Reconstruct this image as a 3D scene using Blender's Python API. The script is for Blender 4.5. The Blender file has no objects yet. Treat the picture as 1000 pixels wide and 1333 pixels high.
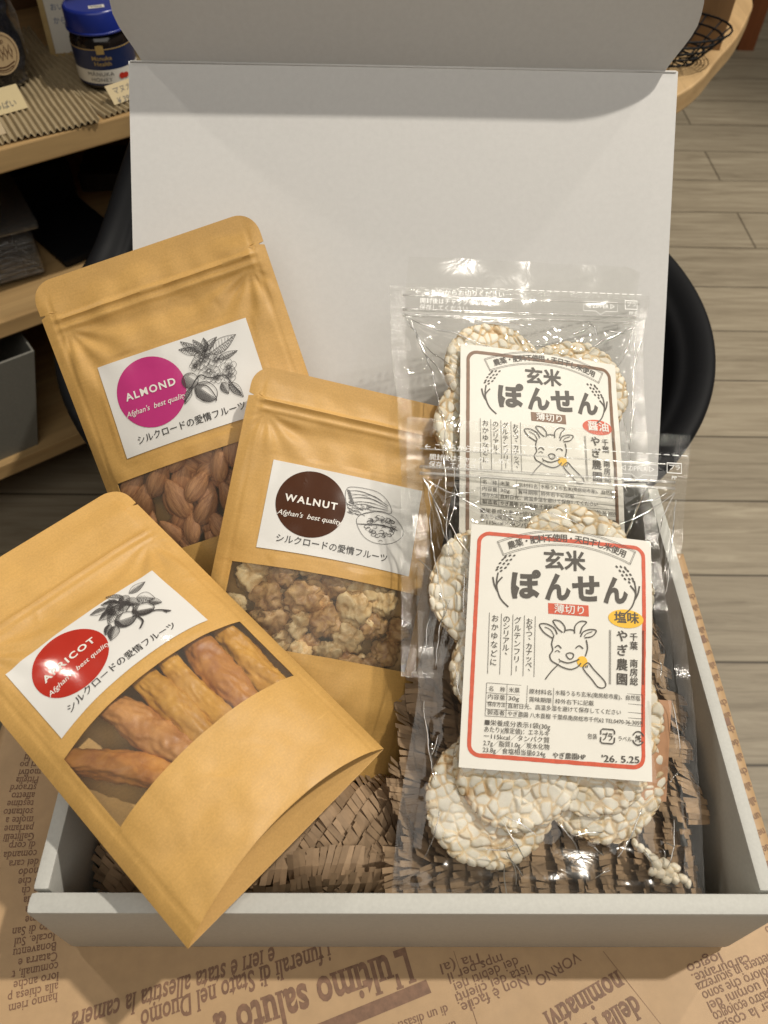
import bpy, bmesh, math, random
from mathutils import Vector, Matrix, noise

random.seed(7)
S = bpy.context.scene
C = S.collection
rad = math.radians

# ------------------------------------------------------------------ camera, world, lamps, exposure
def rot3(m):
    return Matrix(m).to_4x4()

a, b, c = 0.68397923, 0.02979978, -0.02556967
cam_rot = Matrix.Rotation(c, 3, 'Z') @ Matrix.Rotation(a, 3, 'X') @ Matrix.Rotation(b, 3, 'Z')
CAM = Vector((-0.02122467, -0.2526957, 0.54731009))
cd = bpy.data.cameras.new('camera')
cam = bpy.data.objects.new('camera', cd)
C.objects.link(cam)
cam.matrix_world = Matrix.Translation(CAM) @ cam_rot.to_4x4()
cd.sensor_fit = 'HORIZONTAL'
cd.sensor_width = 36
cd.lens = 36 * 1.03419
cd.clip_start = 0.01
cd.clip_end = 50
cd.dof.use_dof = True
cd.dof.focus_distance = 0.53
cd.dof.aperture_fstop = 15
S.camera = cam

w = bpy.data.worlds.new('World')
S.world = w
w.use_nodes = True
w.node_tree.nodes['Background'].inputs[0].default_value = (1.0, 0.93, 0.84, 1)
w.node_tree.nodes['Background'].inputs[1].default_value = 0.04

def spot(name, loc, target, power, size, radius, blend=.4, col=(1, .925, .81)):
    l = bpy.data.lights.new(name, 'SPOT')
    l.energy = power; l.spot_size = rad(size); l.spot_blend = blend
    l.shadow_soft_size = radius; l.color = col
    o = bpy.data.objects.new(name, l)
    C.objects.link(o)
    o.location = loc
    o.rotation_euler = (Vector(target) - Vector(loc)).to_track_quat('-Z', 'Y').to_euler()
    return o

KEY = Vector((.45, .12, .89)).normalized()
spot('ceiling_spot', Vector((0, .1, .08)) + KEY * 5, (0.02, 0.1, .05), 690, 60, .065)
spot('ceiling_spot', (-1.71, 1.05, 1.92), (0, .1, 0), 40, 50, .06)
spot('ceiling_spot', (-.35, 1.9, 2.4), (0, .2, 0), 9, 80, .04)
spot('ceiling_spot', (.55, 1.5, 2.3), (.1, .2, 0), 12, 80, .03)
spot('ceiling_spot', (1.9, 1.6, 2.3), (1.2, 1.3, -.5), 75, 90, .04)
al = bpy.data.lights.new('broad_fill', 'AREA')  # broad fill lamp added to lift shaded faces, no such panel seen
al.shape = 'RECTANGLE'; al.size = 2.6; al.size_y = 1.6; al.energy = 24; al.color = (1, .935, .84)
alo = bpy.data.objects.new('broad_fill', al)
C.objects.link(alo)
alo.location = (.3, -1.1, 2.1)
alo.rotation_euler = (Vector((0.2, .2, 0)) - alo.location).to_track_quat('-Z', 'Y').to_euler()

S.view_settings.view_transform = 'Standard'
S.view_settings.look = 'None'
S.view_settings.exposure = 0.03
S.view_settings.gamma = 1
S.view_settings.use_curve_mapping = False
S.render.engine = 'CYCLES'
S.cycles.use_denoising = True
S.cycles.transparent_max_bounces = 32
S.cycles.max_bounces = 8
S.cycles.caustics_reflective = False
S.cycles.caustics_refractive = False
S.cycles.sample_clamp_indirect = 4

# ------------------------------------------------------------------ material helpers
def nt(name):
    m = bpy.data.materials.new(name)
    m.use_nodes = True
    t = m.node_tree
    return m, t, t.nodes['Principled BSDF'], t.nodes['Material Output']

def N(t, kind, **kw):
    n = t.nodes.new(kind)
    for k, v in kw.items():
        if k.startswith('i_'):
            key = k[2:]
            key = int(key) if key.isdigit() else key.replace('_', ' ')
            n.inputs[key].default_value = v
        else:
            setattr(n, k, v)
    return n

def coords(t, scale=(1, 1, 1), rot=(0, 0, 0), kind='Object', loc=(0, 0, 0)):
    tc = N(t, 'ShaderNodeTexCoord')
    mp = N(t, 'ShaderNodeMapping')
    mp.inputs['Scale'].default_value = scale
    mp.inputs['Rotation'].default_value = rot
    mp.inputs['Location'].default_value = loc
    t.links.new(tc.outputs[kind], mp.inputs[0])
    return mp.outputs[0]

def ramp(t, fac, stops):
    r = N(t, 'ShaderNodeValToRGB')
    e = r.color_ramp.elements
    while len(e) < len(stops):
        e.new(.5)
    for el, (p, col) in zip(e, stops):
        el.position = p
        el.color = (*col, 1) if len(col) == 3 else col
    t.links.new(fac, r.inputs[0])
    return r.outputs[0]

def mixc(t, fac, c1, c2, mode='MIX'):
    m = N(t, 'ShaderNodeMix', data_type='RGBA', blend_type=mode)
    for s, v in ((0, fac), (6, c1), (7, c2)):
        if hasattr(v, 'is_output'):
            t.links.new(v, m.inputs[s])
        else:
            m.inputs[s].default_value = v if s == 0 else ((*v, 1) if len(v) == 3 else v)
    return m.outputs[2]

def shade(cc, k):
    return tuple(min(1, max(0, x * k)) for x in cc)

def basic(name, col, rough=.6, var=.1, scale=60, stretch=(1, 1, 1), bump=0., bscale=None, bdist=.0003,
          spec=.5, metallic=0., island=0., coat=0., warp=0.):
    m, t, bs, out = nt(name)
    co = coords(t, stretch)
    n = N(t, 'ShaderNodeTexNoise', i_Scale=scale, i_Detail=6.0, i_Roughness=.6)
    t.links.new(co, n.inputs['Vector'])
    colr = ramp(t, n.outputs['Fac'], [(.3, shade(col, 1 - var)), (.7, shade(col, 1 + var))])
    if island:
        g = N(t, 'ShaderNodeNewGeometry')
        r = ramp(t, g.outputs['Random Per Island'], [(0, (1 - island,) * 3), (1, (1 + island * .4,) * 3)])
        colr = mixc(t, 1.0, colr, r, 'MULTIPLY')
    t.links.new(colr, bs.inputs['Base Color'])
    bs.inputs['Roughness'].default_value = rough
    bs.inputs['Metallic'].default_value = metallic
    bs.inputs['Specular IOR Level'].default_value = spec
    bs.inputs['Coat Weight'].default_value = coat
    bs.inputs['Coat Roughness'].default_value = .15
    if bump:
        n2 = N(t, 'ShaderNodeTexNoise', i_Scale=bscale or scale * 4, i_Detail=5.0)
        t.links.new(co, n2.inputs['Vector'])
        bp = N(t, 'ShaderNodeBump', i_Strength=bump, i_Distance=bdist)
        t.links.new(n2.outputs['Fac'], bp.inputs['Height'])
        t.links.new(bp.outputs[0], bs.inputs['Normal'])
        if warp:
            n3 = N(t, 'ShaderNodeTexNoise', i_Scale=13.0, i_Detail=2.0)
            t.links.new(co, n3.inputs['Vector'])
            b3 = N(t, 'ShaderNodeBump', i_Strength=warp, i_Distance=.006)
            t.links.new(n3.outputs['Fac'], b3.inputs['Height'])
            t.links.new(b3.outputs[0], bp.inputs['Normal'])
    return m

def kraft_mat(name, col, gloss=.42):
    m, t, bs, out = nt(name)
    co = coords(t)
    n1 = N(t, 'ShaderNodeTexNoise', i_Scale=900.0, i_Detail=4.0)
    n2 = N(t, 'ShaderNodeTexNoise', i_Scale=28.0, i_Detail=5.0)
    co2 = coords(t, (60, 900, 60), (0, 0, .5))
    n3 = N(t, 'ShaderNodeTexNoise', i_Scale=1.0, i_Detail=3.0)
    t.links.new(co, n1.inputs['Vector']); t.links.new(co, n2.inputs['Vector']); t.links.new(co2, n3.inputs['Vector'])
    c1 = ramp(t, n1.outputs['Fac'], [(.3, shade(col, .92)), (.7, shade(col, 1.06))])
    c2 = ramp(t, n2.outputs['Fac'], [(.3, (.93, .92, .9)), (.7, (1.05, 1.05, 1.05))])
    c3 = ramp(t, n3.outputs['Fac'], [(.3, (.96, .95, .93)), (.68, (1.0, 1.0, 1.0)), (.78, (1.1, 1.12, 1.15))])
    cc = mixc(t, 1., mixc(t, 1., c1, c2, 'MULTIPLY'), c3, 'MULTIPLY')
    t.links.new(cc, bs.inputs['Base Color'])
    rr = ramp(t, n2.outputs['Fac'], [(.3, (gloss,) * 3), (.7, (gloss + .14,) * 3)])
    t.links.new(rr, bs.inputs['Roughness'])
    n4 = N(t, 'ShaderNodeTexNoise', i_Scale=70.0, i_Detail=6.0)
    t.links.new(co, n4.inputs['Vector'])
    bp = N(t, 'ShaderNodeBump', i_Strength=.35, i_Distance=.0012)
    t.links.new(n4.outputs['Fac'], bp.inputs['Height'])
    bp2 = N(t, 'ShaderNodeBump', i_Strength=.25, i_Distance=.0001)
    t.links.new(n1.outputs['Fac'], bp2.inputs['Height'])
    t.links.new(bp.outputs[0], bp2.inputs['Normal'])
    t.links.new(bp2.outputs[0], bs.inputs['Normal'])
    bs.inputs['Specular IOR Level'].default_value = .45
    return m

def film_mat(name, haze=.03, rough=.06, tint=(.97, .97, .96), gl=1.0, knurl=False, bump=.25, base=.03, cap=.34):
    m, t, bs, out = nt(name)
    t.nodes.remove(bs)
    tr = N(t, 'ShaderNodeBsdfTransparent'); tr.inputs[0].default_value = (*tint, 1)
    go = N(t, 'ShaderNodeBsdfGlossy'); go.inputs['Roughness'].default_value = rough
    go.inputs['Color'].default_value = (1, 1, 1, 1)
    di = N(t, 'ShaderNodeBsdfDiffuse'); di.inputs[0].default_value = (.8, .8, .78, 1)
    fr = N(t, 'ShaderNodeFresnel', i_IOR=1.5)
    ad = N(t, 'ShaderNodeMath', operation='MULTIPLY_ADD')
    ad.inputs[1].default_value = gl; ad.inputs[2].default_value = base
    ad.use_clamp = True
    t.links.new(fr.outputs[0], ad.inputs[0])
    mn = N(t, 'ShaderNodeMath', operation='MINIMUM'); mn.inputs[1].default_value = cap
    t.links.new(ad.outputs[0], mn.inputs[0])
    m1 = N(t, 'ShaderNodeMixShader', i_Fac=haze)
    t.links.new(tr.outputs[0], m1.inputs[1]); t.links.new(di.outputs[0], m1.inputs[2])
    m2 = N(t, 'ShaderNodeMixShader')
    t.links.new(mn.outputs[0], m2.inputs[0])
    t.links.new(m1.outputs[0], m2.inputs[1]); t.links.new(go.outputs[0], m2.inputs[2])
    t.links.new(m2.outputs[0], out.inputs[0])
    co = coords(t)
    if knurl:
        v = N(t, 'ShaderNodeTexVoronoi', i_Scale=1100.0, i_Randomness=.15)
        t.links.new(co, v.inputs['Vector'])
        bp = N(t, 'ShaderNodeBump', i_Strength=.55, i_Distance=.0004)
        t.links.new(v.outputs['Distance'], bp.inputs['Height'])
    else:
        n = N(t, 'ShaderNodeTexNoise', i_Scale=55.0, i_Detail=3.0, i_Distortion=1.2)
        t.links.new(co, n.inputs['Vector'])
        bp = N(t, 'ShaderNodeBump', i_Strength=bump, i_Distance=.002)
        t.links.new(n.outputs['Fac'], bp.inputs['Height'])
    t.links.new(bp.outputs[0], go.inputs['Normal'])
    return m

def frosted_mat(name):
    m, t, bs, out = nt(name)
    t.nodes.remove(bs)
    tr = N(t, 'ShaderNodeBsdfTransparent'); tr.inputs[0].default_value = (1, 1, .99, 1)
    go = N(t, 'ShaderNodeBsdfGlossy'); go.inputs['Roughness'].default_value = .33
    di = N(t, 'ShaderNodeBsdfDiffuse'); di.inputs[0].default_value = (.85, .8, .7, 1)
    rf = N(t, 'ShaderNodeBsdfRefraction', i_IOR=1.12, i_Roughness=.32); rf.inputs[0].default_value = (1, .98, .95, 1)
    fr = N(t, 'ShaderNodeFresnel', i_IOR=1.45)
    ma = N(t, 'ShaderNodeMixShader', i_Fac=.06)
    t.links.new(tr.outputs[0], ma.inputs[1]); t.links.new(rf.outputs[0], ma.inputs[2])
    m1 = N(t, 'ShaderNodeMixShader', i_Fac=.05)
    t.links.new(ma.outputs[0], m1.inputs[1]); t.links.new(di.outputs[0], m1.inputs[2])
    m2 = N(t, 'ShaderNodeMixShader')
    hf = N(t, 'ShaderNodeMath', operation='MULTIPLY'); hf.inputs[1].default_value = .55
    t.links.new(fr.outputs[0], hf.inputs[0]); t.links.new(hf.outputs[0], m2.inputs[0])
    t.links.new(m1.outputs[0], m2.inputs[1]); t.links.new(go.outputs[0], m2.inputs[2])
    t.links.new(m2.outputs[0], out.inputs[0])
    return m

def wood_mat(name, col, axis=0, scale=14, contrast=.25, rough=.45):
    m, t, bs, out = nt(name)
    st = [10, 10, 10]; st[axis] = .9
    co = coords(t, st)
    n = N(t, 'ShaderNodeTexNoise', i_Scale=scale * .35, i_Detail=8.0, i_Roughness=.65, i_Distortion=.6)
    t.links.new(co, n.inputs['Vector'])
    wv = N(t, 'ShaderNodeTexWave', i_Scale=.8, i_Distortion=9.0, i_Detail=3.0)
    wv.bands_direction = 'Z' if axis != 2 else 'X'
    t.links.new(co, wv.inputs['Vector'])
    c1 = ramp(t, n.outputs['Fac'], [(.25, shade(col, 1 - contrast)), (.75, shade(col, 1 + contrast * .5))])
    c2 = ramp(t, wv.outputs['Fac'], [(0, (.86, .82, .78)), (.5, (1.02, 1.02, 1.02))])
    t.links.new(mixc(t, .7, c1, c2, 'MULTIPLY'), bs.inputs['Base Color'])
    bs.inputs['Roughness'].default_value = rough
    return m

M = {}
M['kraft'] = kraft_mat('kraft_paper', (.61, .365, .112))
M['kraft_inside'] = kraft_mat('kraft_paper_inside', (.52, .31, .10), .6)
M['label'] = basic('label_paper', (.74, .73, .70), .11, .015, 40, spec=.5, bump=.12, bscale=420, bdist=.0002)
M['card'] = basic('card_paper', (.80, .78, .71), .55, .02, 60, bump=.1, bscale=500)
M['ink'] = basic('black_ink', (.035, .032, .03), .5, .1, 200)
M['engraving'] = basic('engraving_ink', (.055, .05, .05), .5, .2, 300)
M['white_ink'] = basic('white_ink', (.78, .75, .70), .4, .02)
M['pink'] = basic('magenta_print', (.50, .045, .20), .13, .05, 50)
M['brown'] = basic('dark_brown_print', (.075, .030, .016), .13, .06, 50)
M['red'] = basic('red_print', (.46, .035, .022), .12, .05, 50, bump=.12, bscale=420, bdist=.0002)
M['vermilion'] = basic('vermilion_print', (.62, .10, .045), .5, .14, 350)
M['brown_border'] = basic('brown_print', (.20, .11, .06), .5, .16, 350)
M['yellow'] = basic('yellow_print', (.86, .52, .04), .5, .05)
M['rice_ink'] = basic('warm_grey_ink', (.085, .075, .062), .55, .15, 300)
M['box'] = basic('grey_carton', (.50, .50, .465), .62, .05, 500, bump=.25, bscale=1500, bdist=.0002, warp=.12)
M['lid'] = basic('white_carton', (.70, .695, .68), .62, .025, 260, bump=.2, bscale=900, bdist=.0002, warp=.10)
M['film'] = film_mat('clear_film', .004, .045, (.99, .99, .985), base=.004, gl=1.0, bump=.17)
M['crease'] = film_mat('fold_glint', .03, .16, base=.55, gl=1.0, bump=.02, cap=.9)  # shinier than the film, draws glint streaks along the folds
M['film_back'] = film_mat('clear_film_back', .004, .12, gl=.2, base=0., bump=.1)
M['seal'] = film_mat('knurled_seal', .02, .10, knurl=True, gl=1.1, base=.008)
M['zip'] = film_mat('zipper_plastic', .22, .12, gl=1.0, base=.03)
M['film_print'] = basic('white_film_print', (.9, .9, .88), .4, .02)
M['window'] = frosted_mat('frosted_window')
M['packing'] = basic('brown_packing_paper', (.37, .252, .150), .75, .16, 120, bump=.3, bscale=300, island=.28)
M['black'] = basic('black_moulded_plastic', (.005, .0055, .007), .62, .1, 40, bump=.1, bscale=800, bdist=.0002, spec=.22)
M['news'] = basic('brown_wrapping_paper', (.47, .31, .165), .55, .06, 90, bump=.3, bscale=45, bdist=.001, warp=.35)
M['news_ink'] = basic('brown_newsprint_ink', (.215, .118, .07), .6, .22, 260)

def cracker_mat():
    m, t, bs, out = nt('puffed_rice')
    at = N(t, 'ShaderNodeAttribute', attribute_name='toast')
    n = N(t, 'ShaderNodeTexNoise', i_Scale=32.0, i_Detail=4.0)
    t.links.new(coords(t), n.inputs['Vector'])
    mu = N(t, 'ShaderNodeMath', operation='MULTIPLY')
    r = ramp(t, n.outputs['Fac'], [(.38, (.22,) * 3), (.66, (1,) * 3)])
    t.links.new(at.outputs['Fac'], mu.inputs[0]); t.links.new(r, mu.inputs[1])
    col = ramp(t, mu.outputs[0], [(0, (.80, .755, .64)), (.3, (.72, .58, .37)), (1, (.48, .27, .10))])
    t.links.new(col, bs.inputs['Base Color'])
    bs.inputs['Roughness'].default_value = .6
    bs.inputs['Subsurface Weight'].default_value = .15
    bs.inputs['Subsurface Radius'].default_value = (.004, .003, .002)
    n2 = N(t, 'ShaderNodeTexNoise', i_Scale=700.0, i_Detail=3.0)
    t.links.new(coords(t), n2.inputs['Vector'])
    bp = N(t, 'ShaderNodeBump', i_Strength=.3, i_Distance=.0004)
    t.links.new(n2.outputs['Fac'], bp.inputs['Height']); t.links.new(bp.outputs[0], bs.inputs['Normal'])
    return m
M['cracker'] = cracker_mat()

def nut_mat(name, dark, light, scale, stretch, rough=.55, bump=.6):
    m, t, bs, out = nt(name)
    co = coords(t, stretch)
    n = N(t, 'ShaderNodeTexNoise', i_Scale=scale, i_Detail=6.0, i_Roughness=.62, i_Distortion=.5)
    t.links.new(co, n.inputs['Vector'])
    oi = N(t, 'ShaderNodeObjectInfo')
    c1 = ramp(t, n.outputs['Fac'], [(.3, dark), (.7, light)])
    c2 = ramp(t, oi.outputs['Random'], [(0, (.8, .76, .72)), (1, (1.12, 1.1, 1.08))])
    t.links.new(mixc(t, 1., c1, c2, 'MULTIPLY'), bs.inputs['Base Color'])
    bs.inputs['Roughness'].default_value = rough
    bp = N(t, 'ShaderNodeBump', i_Strength=bump, i_Distance=.0007)
    t.links.new(n.outputs['Fac'], bp.inputs['Height']); t.links.new(bp.outputs[0], bs.inputs['Normal'])
    return m
M['almond'] = nut_mat('almond_skin', (.32, .125, .045), (.74, .38, .16), 9, (95, 95, 9))
M['walnut'] = nut_mat('walnut_skin', (.24, .095, .03), (.80, .54, .24), 90, (1, 1, 1), .45, .6)
M['walnut_pale'] = nut_mat('walnut_flesh', (.50, .28, .08), (.93, .78, .46), 75, (1, 1, 1), .45, .5)
M['fruit_orange'] = nut_mat('dried_fruit_orange', (.36, .12, .018), (.64, .29, .05), 70, (1, 1, 1), .45, .7)
M['fruit_yellow'] = nut_mat('dried_fruit_yellow', (.42, .19, .016), (.70, .38, .06), 70, (1, 1, 1), .45, .7)
M['fruit_pink'] = nut_mat('dried_fruit_pink', (.36, .14, .03), (.64, .32, .10), 70, (1, 1, 1), .45, .7)

# ------------------------------------------------------------------ object helpers
def mesh_obj(name, verts, faces, mat, parent=None, smooth=True, mw=None):
    me = bpy.data.meshes.new(name)
    me.from_pydata([tuple(v) for v in verts], [], faces)
    me.update()
    if smooth:
        me.shade_smooth()
    if mat:
        me.materials.append(mat)
    o = bpy.data.objects.new(name, me)
    C.objects.link(o)
    if parent:
        o.parent = parent
    if mw is not None:
        o.matrix_world = mw
    return o

def thing(name, label, cat, mw=None, group=None):
    o = bpy.data.objects.new(name, None)
    o.empty_display_size = .02
    C.objects.link(o)
    if mw is not None:
        o.matrix_world = mw
    o['label'] = label; o['category'] = cat
    if group:
        o['group'] = group
    return o

def tag(o, label, cat, group=None):
    o['label'] = label; o['category'] = cat
    if group:
        o['group'] = group
    return o

def thick(o, t, off=0):
    md = o.modifiers.new('thickness', 'SOLIDIFY'); md.thickness = t; md.offset = off
    es = o.modifiers.new('edges', 'EDGE_SPLIT'); es.split_angle = rad(50)

class MB:
    """collects boxes, tubes and lathed shapes into one mesh"""
    def __init__(s):
        s.v = []; s.f = []
    def add(s, v, f):
        k = len(s.v)
        s.v += [Vector(p) for p in v]
        s.f += [tuple(i + k for i in q) for q in f]
    def box(s, lo, hi, mtx=None, bev=0.):
        bm = bmesh.new()
        bmesh.ops.create_cube(bm, size=1)
        c = [(l + h) / 2 for l, h in zip(lo, hi)]; d = [h - l for l, h in zip(lo, hi)]
        for v in bm.verts:
            v.co = Vector((v.co.x * d[0] + c[0], v.co.y * d[1] + c[1], v.co.z * d[2] + c[2]))
        if bev:
            bmesh.ops.bevel(bm, geom=list(bm.edges), offset=bev, segments=2, affect='EDGES', profile=.6)
        bm.verts.index_update()
        s.add([(mtx @ v.co) if mtx else v.co.copy() for v in bm.verts], [[v.index for v in f.verts] for f in bm.faces])
        bm.free()
    def tube(s, pts, r, n=8, cap=True):
        pts = [Vector(p) for p in pts]
        rs = r if isinstance(r, (list, tuple)) else [r] * len(pts)
        v = []; f = []
        up = None
        for i, p in enumerate(pts):
            d = (pts[min(i + 1, len(pts) - 1)] - pts[max(i - 1, 0)]).normalized()
            if up is None:
                up = d.orthogonal().normalized()
            up = (up - d * up.dot(d)).normalized()
            sd = d.cross(up)
            for k in range(n):
                an = 2 * math.pi * k / n
                v.append(p + (up * math.cos(an) + sd * math.sin(an)) * rs[i])
        for i in range(len(pts) - 1):
            for k in range(n):
                f.append((i * n + k, i * n + (k + 1) % n, (i + 1) * n + (k + 1) % n, (i + 1) * n + k))
        if cap:
            f.append(tuple(range(n - 1, -1, -1))); f.append(tuple(range((len(pts) - 1) * n, len(pts) * n)))
        s.add(v, f)
    def lathe(s, prof, n=40, mtx=None):
        v = []; f = []
        for r, z in prof:
            for k in range(n):
                an = 2 * math.pi * k / n
                p = Vector((r * math.cos(an), r * math.sin(an), z))
                v.append(mtx @ p if mtx else p)
        for i in range(len(prof) - 1):
            for k in range(n):
                f.append((i * n + k, i * n + (k + 1) % n, (i + 1) * n + (k + 1) % n, (i + 1) * n + k))
        s.add(v, f)
    def obj(s, name, mat, parent=None, smooth=False, mw=None):
        return mesh_obj(name, s.v, s.f, mat, parent, smooth, mw)

def smooth_by_angle(o, ang=35):
    me = o.data
    me.shade_smooth()
    try:
        me.set_sharp_from_angle(angle=rad(ang))
    except Exception:
        pass
    return o

def grid(fn, us, vs, keep=None):
    """grid mesh fn(u,v)->Vector; keep(um,vm)->bool"""
    v = [fn(u, q) for q in vs for u in us]
    n = len(us); f = []
    for j in range(len(vs) - 1):
        for i in range(n - 1):
            if keep is None or keep((us[i] + us[i + 1]) / 2, (vs[j] + vs[j + 1]) / 2):
                f.append((j * n + i, j * n + i + 1, (j + 1) * n + i + 1, (j + 1) * n + i))
    return v, f

def lin(a, b, n):
    return [a + (b - a) * i / (n - 1) for i in range(n)]

def sst(a, b, x):
    t = min(1, max(0, (x - a) / (b - a)))
    return t * t * (3 - 2 * t)

def crom(pts, n=6, closed=False):
    """Catmull-Rom through 2D points"""
    P = [tuple(p) for p in pts]; out = []
    L = len(P)
    rng = range(L if closed else L - 1)
    for i in rng:
        if closed:
            p0, p1, p2, p3 = P[(i - 1) % L], P[i], P[(i + 1) % L], P[(i + 2) % L]
        else:
            p0, p1, p2, p3 = P[max(i - 1, 0)], P[i], P[i + 1], P[min(i + 2, L - 1)]
        for k in range(n):
            t = k / n
            out.append(tuple(.5 * (2 * p1[d] + (p2[d] - p0[d]) * t + (2 * p0[d] - 5 * p1[d] + 4 * p2[d] - p3[d]) * t * t
                                   + (3 * p1[d] - p0[d] - 3 * p2[d] + p3[d]) * t ** 3) for d in range(len(p1))))
    if not closed:
        out.append(P[-1])
    return out

# ------------------------------------------------------------------ lettering
_gc = {}
def glyphs(body, bold=0., space=1., res=3):
    k = (body, bold, space, res)
    if k not in _gc:
        cu = bpy.data.curves.new('lettering_curve', 'FONT')
        cu.body = body; cu.size = 1; cu.offset = bold; cu.space_character = space; cu.resolution_u = res
        ob = bpy.data.objects.new('lettering_curve', cu)
        me = ob.to_mesh()
        v = [(p.co.x, p.co.y) for p in me.vertices]
        f = [tuple(q.vertices) for q in me.polygons]
        ob.to_mesh_clear()
        bpy.data.objects.remove(ob); bpy.data.curves.remove(cu)
        _gc[k] = (v, f)
    return _gc[k]

def serifed(body, bold=.02, res=3):
    """adds slab serifs at the flat ends of upright stems"""
    k = ('serif', body, bold)
    if k in _gc:
        return _gc[k]
    v, f = glyphs(body, bold, 1.04, res)
    cnt = {}
    for q in f:
        for i in range(len(q)):
            e = tuple(sorted((q[i], q[(i + 1) % len(q)])))
            cnt[e] = cnt.get(e, 0) + 1
    nv = list(v); nf = list(f)
    xs = sorted({round(p[1], 3) for p in v})
    for (i, j), n in cnt.items():
        if n != 1:
            continue
        (x0, y0), (x1, y1) = v[i], v[j]
        if abs(y0 - y1) > .004 or not (.05 < abs(x1 - x0) < .24):
            continue
        y = (y0 + y1) / 2
        lo, hi = min(x0, x1), max(x0, x1)
        if abs(y) < .03:
            a, bb = y - .001, y + .055
        elif y > .45:
            a, bb = y - .055, y + .001
        else:
            continue
        e = .055
        kk = len(nv)
        nv += [(lo - e, a), (lo, a), (lo, bb), (lo - e, bb), (hi, a), (hi + e, a), (hi + e, bb), (hi, bb)]
        nf += [(kk, kk + 1, kk + 2, kk + 3), (kk + 4, kk + 5, kk + 6, kk + 7)]
    _gc[k] = (nv, nf)
    return _gc[k]

class Art:
    """flat printing gathered in 2D; each stroke a hair above the one before it"""
    def __init__(s, z=.0003, step=1.5e-6):
        s.v = []; s.f = []; s.z = z; s.step = step
    def raw(s, v, f):
        k = len(s.v)
        s.z += s.step
        s.v += [(p[0], p[1], s.z) for p in v]
        s.f += [tuple(i + k for i in q) for q in f]
    def put(s, g, x, y, size, ang=0., sx=1., shear=0., fat=0.):
        ca, sa = math.cos(ang), math.sin(ang)
        if fat:
            for dx, dy in ((fat, 0), (-fat, 0), (0, fat * .7), (0, -fat * .7)):
                s.put(g, x + (dx * ca - dy * sa) * size, y + (dx * sa + dy * ca) * size, size, ang, sx, shear)
            return
        v = []
        for px, py in g[0]:
            X = (px * sx + py * shear) * size; Y = py * size
            v.append((x + X * ca - Y * sa, y + X * sa + Y * ca))
        s.raw(v, g[1])
    def text(s, body, x, y, size, bold=0., ang=0., sx=1., shear=0., space=1., align='L', serif=False):
        fat = 0.
        if not serif and 0 < bold < .026 and any(ord(q) > 0x2e80 for q in body):
            fat, bold = bold, 0.
        g = serifed(body, bold) if serif else glyphs(body, bold, space)
        if not g[0]:
            return
        wd = max(p[0] for p in g[0]) * sx * size
        off = {'L': 0, 'C': -wd / 2, 'R': -wd}[align]
        s.put(g, x + off * math.cos(ang), y + off * math.sin(ang), size, ang, sx, shear, fat)
    def fit(s, body, x0, y0, x1, y1, size, bold=0., shear=0., space=1.):
        """text whose ink runs from (x0,y0) to (x1,y1) along its baseline"""
        fat = 0.
        if 0 < bold < .026 and any(ord(q) > 0x2e80 for q in body):
            fat, bold = bold, 0.
        g = glyphs(body, bold, space)
        lo = min(p[0] for p in g[0]); hi = max(p[0] for p in g[0])
        L = math.hypot(x1 - x0, y1 - y0); ang = math.atan2(y1 - y0, x1 - x0)
        sx = L / ((hi - lo) * size)
        s.put(([(px - lo, py) for px, py in g[0]], g[1]), x0, y0, size, ang, sx, shear, fat)
    def stroke(s, pts, wd, closed=False, taper=False):
        pts = [Vector((p[0], p[1])) for p in pts]
        n = len(pts)
        if n < 2:
            return
        v = []; f = []
        for i, p in enumerate(pts):
            if closed:
                d = pts[(i + 1) % n] - pts[(i - 1) % n]
            else:
                d = pts[min(i + 1, n - 1)] - pts[max(i - 1, 0)]
            if d.length < 1e-9:
                d = Vector((1, 0))
            d.normalize()
            nn = Vector((-d.y, d.x))
            k = wd / 2
            if taper:
                k *= .25 + .75 * math.sin(math.pi * (i + .5) / n)
            v += [p + nn * k, p - nn * k]
        for i in range(n if closed else n - 1):
            j = (i + 1) % n
            f.append((2 * i, 2 * i + 1, 2 * j + 1, 2 * j))
        s.raw(v, f)
    def poly(s, pts):
        s.raw(pts, [tuple(range(len(pts)))])
    def disc(s, cx, cy, rx, ry=None, rings=8, n=48, ang=0.):
        ry = ry or rx
        v = [(cx, cy)]; f = []
        ca, sa = math.cos(ang), math.sin(ang)
        for k in range(1, rings + 1):
            for i in range(n):
                t = 2 * math.pi * i / n
                X, Y = rx * k / rings * math.cos(t), ry * k / rings * math.sin(t)
                v.append((cx + X * ca - Y * sa, cy + X * sa + Y * ca))
        for i in range(n):
            f.append((0, 1 + i, 1 + (i + 1) % n))
        for k in range(rings - 1):
            for i in range(n):
                j = (i + 1) % n
                f.append((1 + k * n + i, 1 + (k + 1) * n + i, 1 + (k + 1) * n + j, 1 + k * n + j))
        s.raw(v, f)
    def emit(s, name, mat, parent, fn=None):
        v = [fn(*p) if fn else p for p in s.v]
        return mesh_obj(name, v, s.f, mat, parent, smooth=False)

def homog(h, x, y):
    d = h[6] * x + h[7] * y + 1
    return ((h[0] * x + h[1] * y + h[2]) / d, (h[3] * x + h[4] * y + h[5]) / d)

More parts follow.
